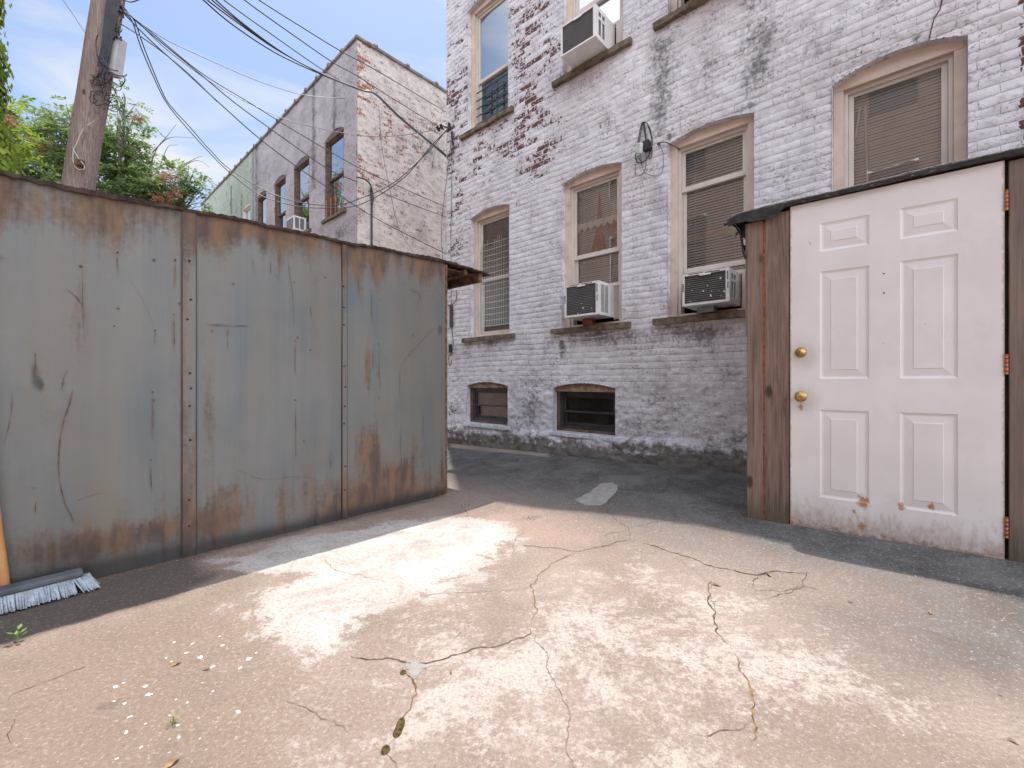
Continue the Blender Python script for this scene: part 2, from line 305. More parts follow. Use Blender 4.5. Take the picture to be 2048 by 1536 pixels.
def metal_mat():
    m = NT('rusted_sheet_metal', .5, .45); o = m.obj()
    y = m.sep(o)
    st = m.math('ADD', m.math('MULTIPLY', m.noise(m.map(o, (5, 5, .4)), 1.3, 7, .6), .5), m.math('MULTIPLY', m.noise(o, 1.7, 7, .6), .5)); st2 = m.noise(m.map(o, (40, 40, .6)), 1.2, 5, .6); bl = m.noise(o, 2.1, 6, .6); fi = m.noise(o, 38, 6, .7)
    c = m.mix(m.rng(st, .3, .7), (.100, .118, .128), (.172, .170, .156)); c = m.mix(m.rng(st2, .45, .7, 0, .2), c, (.16, .17, .185))
    c = m.mix(m.rng(m.noise(m.map(o, (2.5, 2.5, .7), (4, 4, 4)), 1.6, 6, .6), .40, .66, 0, .5), c, (.175, .145, .11))
    r = m.math('ADD', m.attr('rust'), m.math('MULTIPLY', m.math('SUBTRACT', m.noise(m.map(o, (7, 7, .6)), 1.5, 9, .7), .5), 1.9)); r = m.math('ADD', r, m.math('MULTIPLY', m.math('SUBTRACT', bl, .5), .8)); r = m.math('ADD', r, m.math('MULTIPLY', m.math('SUBTRACT', fi, .5), .8))
    rc = m.mix(m.rng(m.noise(m.map(o, (6, 6, 2)), 2.2, 5), .35, .65), (.085, .055, .044), (.185, .108, .062))
    f = m.rng(r, .26, .95, 0, .9); c = m.mix(f, c, rc)
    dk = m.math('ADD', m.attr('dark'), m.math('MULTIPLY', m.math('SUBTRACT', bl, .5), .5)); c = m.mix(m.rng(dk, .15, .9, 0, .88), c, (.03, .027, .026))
    sp = m.rng(m.math('ADD', m.voro(m.map(o, (1, 1, .8)), 5.), m.math('MULTIPLY', m.math('SUBTRACT', fi, .5), .12)), .02, .06, 1, 0); c = m.mix(m.math('MULTIPLY', sp, .8), c, (.085, .045, .03))
    ws = m.rng(m.voro(m.map(o, (1, 1, 1), (3, 3, 3)), 11.), .011, .018, 1, 0); c = m.mix(m.math('MULTIPLY', ws, m.rng(m.noise(o, 3), .5, .6, 0, .8)), c, (.6, .6, .58))
    h = m.math('ADD', m.math('MULTIPLY', bl, 1.3), m.math('MULTIPLY', fi, .12))
    return m.out(c, m.rng(r, .3, .9, .42, .85), m.bump(h, .35, .012))
MAT['metal'] = metal_mat()
def door_mat():
    m = NT('white_door_paint', .42, .4); o = m.obj(); s = m.sep(o); n = m.noise(o, 30, 8, .75); n2 = m.noise(m.map(o, (12, 12, 2.5)), 2.5, 6, .7)
    c = m.mix(m.rng(m.noise(o, 3, 4), .3, .7), (.68, .655, .655), (.74, .72, .72))
    low = m.rng(s[2], .0, .42, 1, 0)
    c = m.mix(m.rng(m.math('ADD', m.math('MULTIPLY', low, .65), m.math('MULTIPLY', n2, .6)), .52, 1.0, 0, .6), c, (.36, .27, .23))
    lo2 = m.rng(s[2], .02, .24, 1, 0); rt = m.math('ADD', m.math('MULTIPLY', lo2, .42), m.math('MULTIPLY', n, .75))
    c = m.mix(m.rng(rt, .66, .80, 0, .8), c, (.20, .11, .07)); c = m.mix(m.rng(m.math('ADD', m.math('MULTIPLY', low, .3), m.noise(m.map(o, (12, 12, 5)), 3, 9, .78)), .64, .85, 0, .5), c, (.33, .24, .19)); c = m.mix(m.rng(m.noise(m.map(o, (2, 2, 1)), 2.2, 8, .7), .5, .75, 0, .3), c, (.50, .46, .43))
    for zk in (.862, 1.135):
        dk_ = m.math('SQRT', m.math('ADD', m.math('POWER', m.math('SUBTRACT', s[0], .315), 2.), m.math('POWER', m.math('SUBTRACT', s[2], zk-.02), 2.))); c = m.mix(m.rng(m.math('ADD', dk_, m.math('MULTIPLY', m.math('SUBTRACT', n2, .5), .08)), .03, .12, .45, 0), c, (.42, .36, .31))
    for x, z, r in ((.602, .262, .035), (.595, .12, .025), (.765, .27, .02), (.885, .29, .018), (.25, .07, .016), (.56, .2, .012), (.30, .80, .02)):
        d = m.math('SQRT', m.math('ADD', m.math('POWER', m.math('SUBTRACT', s[0], x), 2.), m.math('POWER', m.math('MULTIPLY', m.math('SUBTRACT', s[2], z), .7), 2.)))
        d = m.math('ADD', d, m.math('MULTIPLY', m.math('SUBTRACT', n, .5), r*3)); c = m.mix(m.rng(d, r*.3, r, .85, 0), c, (.36, .15, .05))
    eg = m.rng(m.math('ABSOLUTE', m.math('SUBTRACT', s[0], .695)), .425, .452, 0, 1); c = m.mix(m.rng(m.math('ADD', eg, n), 1.2, 1.5, 0, .6), c, (.35, .2, .1))
    return m.out(c, None, m.bump(m.noise(m.map(o, (60, 60, 8)), 2, 3), .06, .002))
MAT['door'] = door_mat()
def ground_mat():
    m = NT('yard_concrete', .9, .2); o = m.obj()
    n1 = m.noise(o, 1.3, 6, .6); n2 = m.noise(o, 6, 8, .7); n3 = m.noise(o, 30, 8, .75); n4 = m.noise(o, 140, 3, .7); n5 = m.noise(o, 3.2, 12, .78, .5); n6 = m.noise(m.map(o, (1, 1, 1), (9, 3, 0)), 22, 12, .88); gr = m.noise(o, 75, 8, .85)
    c = m.mix(m.rng(n1, .3, .7), (.28, .215, .182), (.365, .292, .25))
    c = m.mix(m.rng(m.math('ADD', m.attr('brown'), m.math('SUBTRACT', n2, .5)), .2, .9, 0, .85), c, (.27, .205, .16))
    c = m.mix(m.rng(m.noise(m.map(o, (1, 1, 1), (7, 7, 0)), 1.9, 9, .7), .48, .68, 0, .5), c, (.20, .155, .13))
    c = m.mix(m.rng(m.math('ADD', m.attr('pink'), m.math('SUBTRACT', n2, .5)), .2, .9, 0, .8), c, (.40, .29, .24))
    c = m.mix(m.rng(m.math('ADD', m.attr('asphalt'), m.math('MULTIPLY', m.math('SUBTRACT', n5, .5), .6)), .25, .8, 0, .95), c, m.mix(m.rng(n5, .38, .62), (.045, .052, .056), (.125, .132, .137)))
    sp = m.math('ADD', m.attr('speck'), m.math('MULTIPLY', m.math('SUBTRACT', n5, .5), 1.9)); sp = m.math('ADD', sp, m.math('MULTIPLY', m.math('SUBTRACT', n6, .5), 3.0))
    c = m.mix(m.rng(sp, .46, .76, 0, .85), c, (.54, .485, .45))
    w = m.math('ADD', m.attr('white'), m.math('MULTIPLY', m.math('SUBTRACT', n5, .5), 2.3)); w = m.math('ADD', w, m.math('MULTIPLY', m.math('SUBTRACT', n6, .5), 1.5))
    c = m.mix(m.rng(w, .44, .64, 0, .92), c, m.mix(m.rng(n5, .42, .62), (.60, .575, .56), (.45, .41, .385)))
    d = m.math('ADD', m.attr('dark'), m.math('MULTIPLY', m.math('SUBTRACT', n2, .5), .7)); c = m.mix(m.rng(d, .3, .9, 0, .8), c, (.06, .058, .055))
    g = m.math('ADD', m.attr('moss'), m.math('SUBTRACT', n3, .5)); c = m.mix(m.rng(g, .3, 1., 0, .6), c, (.15, .16, .09))
    c = m.mix(m.rng(n6, .48, .66, 0, .45), c, (.19, .145, .115)); c = m.mix(m.rng(gr, .50, .62, 0, .55), c, (.17, .13, .105)); c = m.mix(m.rng(gr, .47, .36, 0, .40), c, (.66, .62, .57)); c = m.mix(m.rng(n4, .6, .72, 0, .5), c, (.12, .09, .07)); c = m.mix(m.rng(m.noise(o, 95, 3, .6), .64, .72, 0, .5), c, (.75, .72, .68))
    h = m.math('ADD', m.math('MULTIPLY', n2, 1.2), m.math('ADD', m.math('MULTIPLY', n6, 1.2), m.math('MULTIPLY', n4, .25)))
    return m.out(c, m.rng(m.attr('dark'), .2, .9, .92, .6), m.bump(h, .55, .008))
MAT['ground'] = ground_mat()
def leaf_mat(name, a, b, tr=.35):
    m = bpy.data.materials.new(name); m.use_nodes = True; t = m.node_tree; p = t.nodes['Principled BSDF']; p.inputs['Roughness'].default_value = .5; p.inputs['Specular IOR Level'].default_value = .3
    at = t.nodes.new('ShaderNodeObjectInfo'); g = t.nodes.new('ShaderNodeNewGeometry'); mi = t.nodes.new('ShaderNodeMix'); mi.data_type = 'RGBA'
    mi.inputs[6].default_value = (*a, 1); mi.inputs[7].default_value = (*b, 1); t.links.new(g.outputs['Random Per Island'], mi.inputs[0]); t.links.new(mi.outputs[2], p.inputs['Base Color'])
    tl = t.nodes.new('ShaderNodeBsdfTranslucent'); ms = t.nodes.new('ShaderNodeMixShader'); ms.inputs[0].default_value = tr
    t.links.new(mi.outputs[2], tl.inputs[0]); t.links.new(p.outputs[0], ms.inputs[1]); t.links.new(tl.outputs[0], ms.inputs[2]); t.links.new(ms.outputs[0], t.nodes['Material Output'].inputs[0])
    return m
MAT['leaf'] = leaf_mat('tree_leaf', (.09, .17, .055), (.28, .36, .12), .55)
MAT['leafy'] = leaf_mat('ivy_leaf', (.12, .24, .03), (.30, .36, .05), .5)
MAT['seed'] = leaf_mat('red_seed_cluster', (.34, .13, .09), (.50, .26, .17), .3)
MAT['bark'] = plain('bark', (.17, .14, .12), .95, .1, var=.4, sc=14, bump=.8)

# ================================================================= GROUND
def g_attr(X, Y):
    P = {}
    nz = fbm(X*2.1+3, Y*2.1+9, 4) - .5; nz2 = fbm(X*6+30, Y*6, 4) - .5
    def poly(pts, soft=.12, wob=.35):
        q = [gpt(*p) for p in pts]; n = len(q); ins = np.zeros(X.shape, bool); dm = np.full(X.shape, 1e9)
        for i in range(n):
            a, b = q[i], q[(i+1) % n]; cond = (a.y > Y) != (b.y > Y)
            with np.errstate(divide='ignore', invalid='ignore'): xx = (b.x-a.x)*(Y-a.y)/(b.y-a.y+1e-12)+a.x
            ins ^= cond & (X < xx)
            ex, ey = b.x-a.x, b.y-a.y; t = np.clip(((X-a.x)*ex+(Y-a.y)*ey)/(ex*ex+ey*ey+1e-12), 0, 1)
            dm = np.minimum(dm, np.hypot(X-a.x-t*ex, Y-a.y-t*ey))
        sd = np.where(ins, dm, -dm) + wob*(nz*.5 + nz2*.25)
        return np.clip(.5 + sd/(2*soft), 0, 1)
    def blob(px, py, rx, ry=None):
        c = gpt(px, py); ry = ry or rx
        return np.exp(-(((X-c.x)/rx)**2 + ((Y-c.y)/ry)**2))
    P['white'] = 1.02*poly([(520,1108),(600,1075),(720,1050),(860,1036),(985,1040),(1040,1075),(1012,1112),(940,1160),(880,1188),(800,1192),(730,1245),(700,1300),(640,1325),(570,1305),(520,1262),(512,1225),(545,1175),(600,1150),(560,1140)], .20, .30) \
        + .55*poly([(380,1125),(440,1108),(480,1118),(420,1136)], .04, .05) + .7*poly([(430,1140),(560,1095),(650,1080),(560,1140),(500,1150)], .05, .1) + .62*poly([(345,1270),(440,1205),(460,1212),(400,1250)], .04, .05)
    P['speck'] = .72*poly([(640,1345),(800,1230),(960,1190),(1200,1110),(1330,1120),(1440,1250),(1560,1330),(1480,1450),(1350,1700),(680,1700),(560,1500)], .55, .6) + .25*poly([(1380,1130),(1700,1190),(2100,1260),(2300,1700),(1400,1600)], .3, .6)
    P['brown'] = .85*poly([(-900,1300),(150,1250),(430,1190),(540,1210),(560,1330),(640,1420),(560,1700),(-1200,1700)], .25, .4)
    P['pink'] = .8*poly([(960,1040),(1010,1005),(1180,1030),(1300,1060),(1180,1090),(1050,1085)], .1, .2)
    rx, ry = X-OM.x, Y-OM.y; dist = -(rx*D.x+ry*D.y)
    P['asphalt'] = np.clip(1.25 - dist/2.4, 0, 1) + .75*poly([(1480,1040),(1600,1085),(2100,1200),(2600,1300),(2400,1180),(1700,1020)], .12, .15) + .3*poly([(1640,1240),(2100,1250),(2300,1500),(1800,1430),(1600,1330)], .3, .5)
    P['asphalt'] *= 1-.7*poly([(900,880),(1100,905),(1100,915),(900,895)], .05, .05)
    P['dark'] = 1.0*poly([(-300,1330),(0,1290),(330,1195),(420,1160),(360,1120),(0,1200),(-400,1260)], .08, .15) + .35*poly([(420,1160),(700,1085),(890,1010),(890,985),(350,1115)], .08, .15) + .9*blob(1440, 962, .22, .16) + .6*blob(1120, 925, .5, .16) + .5*blob(1040, 935, .3, .14) + .7*blob(60, 1230, .25, .18) + .5*blob(230, 1185, .35, .12) + .45*blob(30, 1330, .25, .1) + .75*blob(215, 1413, .05, .02) + .5*blob(130, 1430, .06, .02) + .5*blob(250, 1395, .05, .015)  # polygons paint the metal shed's cast shade into the stained ground
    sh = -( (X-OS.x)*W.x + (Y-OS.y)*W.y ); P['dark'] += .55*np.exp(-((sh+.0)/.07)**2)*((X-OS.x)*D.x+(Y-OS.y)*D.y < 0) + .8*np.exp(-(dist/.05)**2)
    P['moss'] = .6*blob(440, 1190, .3, .2) + .6*blob(560, 1110, .25, .12) + .5*blob(700, 1070, .25, .1) + .4*blob(1200, 1012, .15, .1) + .5*blob(960, 900, .5, .2)
    return P
xs = np.arange(-4.6, 5.4, .02); ys = np.arange(-.6, 8.2, .02)
X, Y = np.meshgrid(xs, ys); X = X.ravel(); Y = Y.ravel()
Zg = rise(X, Y) + .010*(fbm(X*1.3, Y*1.3, 3)-.5) + .004*(fbm(X*7, Y*7, 3)-.5)
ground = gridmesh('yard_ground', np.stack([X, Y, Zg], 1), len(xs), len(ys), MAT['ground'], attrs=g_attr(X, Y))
tag(ground, kind='structure')
def gz(x, y): return float(rise(x, y)) + .010*(float(fbm(np.array(x*1.3), np.array(y*1.3), 3))-.5) + .004*(float(fbm(np.array(x*7.), np.array(y*7.), 3))-.5)
me = MB(); R_ = 300
for a in ((-R_, R_, -R_, -.59), (-R_, R_, 8.17, R_), (-R_, -4.59, -.59, 8.17), (5.37, R_, -.59, 8.17)): me.add([(a[0], a[2], -.02), (a[1], a[2], -.02), (a[1], a[3], -.02), (a[0], a[3], -.02)], [(0, 1, 2, 3)])
tag(me.build('ground', MAT['ground']), kind='structure')

def crack_line(mb, pix, w0, jit=.012, world=False):
    P = [p if world else gpt(*p) for p in pix]; pts = [Vector((p.x, p.y, 0)) for p in P]
    for it in range(4):
        q = [pts[0]]
        for a, b in zip(pts, pts[1:]):
            l = (b-a).length
            if l > .022:
                n = Vector((-(b-a).y, (b-a).x, 0)).normalized(); q.append((a+b)/2 + n*random.uniform(-1, 1)*min(jit, l*.16))
            q.append(b)
        pts = q
    n = len(pts); vs = []; fs = []
    for i, p in enumerate(pts):
        t = (pts[min(i+1, n-1)] - pts[max(i-1, 0)]).normalized(); nn = Vector((-t.y, t.x, 0)); k = min(1, min(i, n-1-i)/6 + .12)
        w = w0*k*random.uniform(.45, 1.35)
        for sgn in (1, -1):
            q = p + nn*w*.5*sgn; vs.append((q.x, q.y, gz(q.x, q.y) + .0022))
    for i in range(n-1): fs.append((2*i, 2*i+1, 2*i+3, 2*i+2))
    mb.add(vs, fs)
CR = {  # width in metres, kind, photo trail
 1: (.009, 'crack', [(698,1311),(748,1318),(780,1316),(808,1324),(853,1327),(890,1318),(944,1298),(1009,1288),(1034,1277),(1061,1269),(1060,1255)]),
 2: (.010, 'crackmoss', [(804,1336),(824,1356),(832,1373),(824,1403),(808,1432),(792,1476),(774,1501)]),
 22: (.005, 'crack', [(774,1501),(781,1516),(795,1540),(800,1600)]),
 3: (.005, 'hair', [(1061,1269),(1087,1298),(1096,1342),(1121,1385),(1136,1414),(1136,1476),(1150,1540),(1160,1640)]),
 4: (.009, 'crack', [(1031,1089),(1099,1095),(1157,1103),(1194,1095),(1233,1083),(1265,1080)]),
 41: (.006, 'hair', [(1060,1050),(1031,1078),(1025,1098),(1028,1120)]),
 5: (.008, 'crackmoss', [(1157,1106),(1107,1125),(1081,1146),(1060,1172),(1070,1204),(1074,1226),(1063,1248)]),
 6: (.006, 'hair', [(1060,1175),(998,1184),(937,1186),(875,1188),(835,1193)]),
 7: (.012, 'crack', [(1280,1082),(1300,1090),(1322,1097),(1366,1111),(1413,1130),(1453,1137),(1512,1150),(1552,1142),(1618,1144)]),
 71: (.028, 'crack', [(1500,1148),(1522,1149),(1545,1143),(1560,1141)]),
 8: (.011, 'crack', [(1515,1150),(1503,1173)]),
 9: (.011, 'crack', [(1424,1159),(1415,1199),(1428,1236),(1435,1268),(1455,1290)]),
 91: (.010, 'crackmoss', [(1471,1308),(1479,1345),(1504,1382),(1510,1407),(1504,1433),(1501,1484)]),
 10: (.007, 'crack', [(1417,1203),(1461,1204)]),
 11: (.007, 'crackmoss', [(1499,1181),(1570,1184),(1607,1173),(1640,1182),(1665,1188)]),
 12: (.006, 'crack', [(1515,1199),(1563,1188),(1600,1177),(1620,1141)]),
 13: (.005, 'hair', [(1705,1193),(1775,1188),(1848,1184)]),
 14: (.005, 'hair', [(1501,1330),(1537,1349),(1621,1373)]), 15: (.006, 'hair', [(1658,1389),(1738,1422),(1775,1427)]),
 16: (.005, 'crack', [(1377,1473),(1420,1473),(1464,1462),(1501,1447)]), 17: (.006, 'hair', [(1811,1246),(1870,1268),(1939,1290),(2045,1330)]),
 18: (.005, 'crack', [(0,1414),(20,1394),(96,1363),(160,1338),(212,1315)]), 19: (.005, 'crack', [(294,1271),(328,1255)]),
 20: (.005, 'crack', [(37,1431),(24,1459),(26,1490)]), 21: (.007, 'crack', [(1219,962),(1232,990),(1205,1014),(1226,1034),(1256,1055),(1262,1078)]),
 23: (.006, 'crack', [(1290,990),(1338,1004),(1424,1021),(1480,1030)]), 24: (.006, 'crack', [(1195,1074),(1220,1066),(1262,1060)]),
 25: (.004, 'hair', [(880,1300),(930,1255),(960,1240)]), 26: (.005, 'hair', [(640,1110),(660,1135),(720,1150),(790,1165)]), 27: (.004, 'hair', [(560,1085),(600,1105),(570,1150)]),
 28: (.005, 'crack', [(892,1000),(925,1012),(940,1040)]), 29: (.004, 'hair', [(1340,1100),(1420,1165),(1430,1240)]), 30: (.005, 'hair', [(530,1400),(620,1420),(700,1470)]),
 32: (.006, 'crack', [(1100,990),(1160,975),(1225,968)]), 33: (.006, 'crack', [(1256,1055),(1330,1040),(1400,1052),(1470,1048)]), 34: (.006, 'crack', [(1338,1004),(1350,1030),(1345,1050)]), 35: (.005, 'crack', [(930,930),(990,960),(1040,990),(1100,990)]), 36: (.005, 'crack', [(1232,990),(1290,990),(1300,960),(1290,935)]), 37: (.006, 'crack', [(1640,1060),(1700,1100),(1790,1120),(1900,1165),(2010,1190)]),
 31: (.006, 'crack', [(1045,1033),(1075,1032),(1090,1038)])}
for k, (w_, kd, pix) in CR.items():
    mb = MB(); crack_line(mb, pix, w_*(.5 if kd != 'hair' else .38)); mb.build('crack', MAT[kd], ground)
def flat_blob(mb, c, rx, ry, ang=0, n=14, jag=.25, h=.004):
    vs = [(c.x, c.y, gz(c.x, c.y)+h)]
    for i in range(n):
        a = 2*math.pi*i/n; k = 1 + random.uniform(-jag, jag); x = math.cos(a)*rx*k; y = math.sin(a)*ry*k
        q = (c.x + x*math.cos(ang) - y*math.sin(ang), c.y + x*math.sin(ang) + y*math.cos(ang)); vs.append((q[0], q[1], gz(*q)+h*.7))
    mb.add(vs, [(0, i+1, (i+1) % n + 1) for i in range(n)], True)
mb = MB()
for px, py, r in ((445,1290,7),(343,1322,5),(400,1314,8),(425,1332,8),(290,1372,7),(298,1389,9),(249,1408,7),(260,1434,6),(291,1448,4),(375,1405,5),(355,1450,6),(357,1474,5),(253,1465,6),(476,1422,7),(282,1494,5),(234,1517,6),(340,1431,4),(400,1476,3),(440,1272,4),(232,1373,8),(247,1365,5),(332,1315,4),(373,1305,5),(512,1305,4),(385,1287,4),(426,1382,4),(405,1365,3),(228,1403,4),(352,1399,4),(348,1284,6),(497,1317,10),(480,1335,6)):
    mb = MB(); c = gpt(px, py); r = r*c.y/F*.5; flat_blob(mb, c, r, r*random.uniform(1.0, 1.7), random.uniform(0, 3), 10, .35, .0015); mb.build('paint_splash', MAT['spot'], ground)
mb = MB(); c = gpt(1060, 1037)
for i in range(11): a = i*2.4; r = .012*math.sqrt(i); flat_blob(mb, c + Vector((math.cos(a)*r*1.4, math.sin(a)*r, 0)), .0045, .005, 0, 8, .1, .003)
tag(mb.build('drain_hole', MAT['black'], ground))
def poly_patch(pix, mat, name, h=.004):
    q = [gpt(*p) for p in pix]; pts = []
    for a, b in zip(q, q[1:] + q[:1]):
        for k in range(7):
            t = k/7; p = a.lerp(b, t); p += Vector((random.uniform(-1, 1), random.uniform(-1, 1), 0))*.008; pts.append(p)
    c = sum(pts, Vector())/len(pts); vs = [(c.x, c.y, gz(c.x, c.y)+h+.002)] + [(p.x, p.y, gz(p.x, p.y)+h*.4) for p in pts]
    mb = MB(); n = len(pts); mb.add(vs, [(0, i+1, (i+1) % n + 1) for i in range(n)]); return mb.build(name, mat, ground)
poly_patch([(1148,1000),(1178,985),(1200,968),(1225,966),(1236,972),(1228,992),(1205,1010),(1175,1012)], MAT['patch'], 'mortar_patch', .006)
poly_patch([(808,1322),(852,1325),(846,1340),(838,1356),(826,1358),(812,1340)], MAT['patch'], 'mortar_patch', .003)
mb = MB()
for px, py, a, b in ((800,1452,.012,.032),(771,1501,.012,.016),(806,1345,.010,.012),(795,1465,.012,.02)):
    c = gpt(px, py); mb.lathe([(1, 0), (.9, .25), (.6, .45), (0, .55)], Matrix.Translation((c.x, c.y, gz(c.x, c.y))) @ Matrix.Diagonal((a, b, .014, 1)), 14)
tag(mb.build('moss_clump', MAT['moss']), 'olive brown moss cushions growing in the crack in the foreground', 'moss', kind='stuff')

# ================================================================= FACADE
def brick_wall(name, xs, zs, mat, parent, openings, attrf, relief=1.0, place=lambda s, y, z: (s, y, z)):
    S, Zz = np.meshgrid(xs, zs); cs = np.gradient(xs)[None, :].repeat(len(zs), 0); cz = np.gradient(zs)[:, None].repeat(len(xs), 1)
    U = S + .03*(fbm(S*1.7+4, Zz*9, 3)-.5); V = Zz + .04*(fbm(S*.9, Zz*1.4+7, 3)-.5) + .022*(fbm(S*4, Zz*4, 3)-.5)
    A = attrf(S, Zz)
    for o in openings:
        s0, s1, z0, za, zc = o; ins = (Zz > z0 - cz) & (Zz < zc + cz)
        for b in (s0, s1): k = ins & (np.abs(S-b) <= cs*.5); S = np.where(k, b, S)
        mid = (s0+s1)/2; hw = (s1-s0)/2; top = za + (zc-za)*np.clip(1-((S-mid)/hw)**2, 0, 1)
        inx = (S > s0-cs*.6) & (S < s1+cs*.6)
        k = inx & (np.abs(Zz-z0) <= cz*.5); Zz = np.where(k, z0, Zz); k = inx & (np.abs(Zz-top) <= cz*.5); Zz = np.where(k, top, Zz)
    row = np.floor(V/.068); fv = V/.068 - row; fu = U/.203 + .5*(row % 2); fu = fu - np.floor(fu)
    jv = np.minimum(fv, 1-fv)*.068; ju = np.minimum(fu, 1-fu)*.203
    j = np.clip(1-np.minimum(jv/.009, ju/.008), 0, 1); st = A['flat']
    bid = (row*37 + np.floor(U/.203+.5*(row % 2))*11).astype(int) % 256; br = _lat[bid % 256, (bid*7) % 256] - .5
    bul = np.clip(jv/.034, 0, 1)**.5
    hgt = (-.0042*j + .003*bul + .004*br)*(1-.93*st) + .014*(fbm(S*3.3, Zz*3.3, 4)-.5)*(1+3.2*st) + .008*(fbm(S*16, Zz*20, 3)-.5)*(1+2.2*st)
    if name == 'wall' and parent.get('label', '').startswith('white painted'): hgt = hgt + .035*np.clip((.27 + .05*(fbm(S*2, Zz*0, 3)-.5) - Zz + .03*S)/.07, 0, 1) + .03*(fbm(S*7, Zz*9, 4)-.5)*np.clip((.36-Zz)/.1, 0, 1)
    hgt = hgt*relief; onb = np.zeros(S.shape, bool)
    keep = np.ones((len(zs)-1, len(xs)-1), bool); Sc = (S[:-1, :-1]+S[1:, 1:])/2; Zc = (Zz[:-1, :-1]+Zz[1:, 1:])/2
    for s0, s1, z0, za, zc in openings:
        mid = (s0+s1)/2; hw = (s1-s0)/2; top = za + (zc-za)*np.clip(1-((Sc-mid)/hw)**2, 0, 1)
        keep &= ~((Sc > s0) & (Sc < s1) & (Zc > z0) & (Zc < top))
    Yv = -hgt; px, py, pz = place(S, Yv, Zz)
    V3 = np.stack([px.ravel(), py.ravel(), pz.ravel()], 1)
    return gridmesh(name, V3, len(xs), len(zs), mat, parent, keep.ravel(), {k: v.ravel() for k, v in A.items()}, np.stack([U.ravel(), V.ravel()], 1))
def G(S, Z, s, z, rs, rz): return np.exp(-((S-s)/rs)**2 - ((Z-z)/rz)**2)
def GP(S, Z, px, py, rs, rz): s, z = mw(px, py); return G(S, Z, s, z, rs, rz)
OPEN = [(.557, 1.345, 1.60, 3.345, 3.405), (2.216, 3.02, 1.60, 3.345, 3.405), (3.535, 4.32, 1.60, 3.345, 3.405), (4.883, 5.64, 1.60, 3.325, 3.41),
        (.502, 1.32, 4.63, 6.42, 6.48), (2.24, 3.035, 4.63, 6.42, 6.48), (3.535, 4.32, 4.63, 6.42, 6.48), (4.89, 5.65, 4.63, 6.42, 6.48)]
BASE = [(.477, 1.313, .353, .895, .950), (2.085, 2.941, .348, .880, .935)]
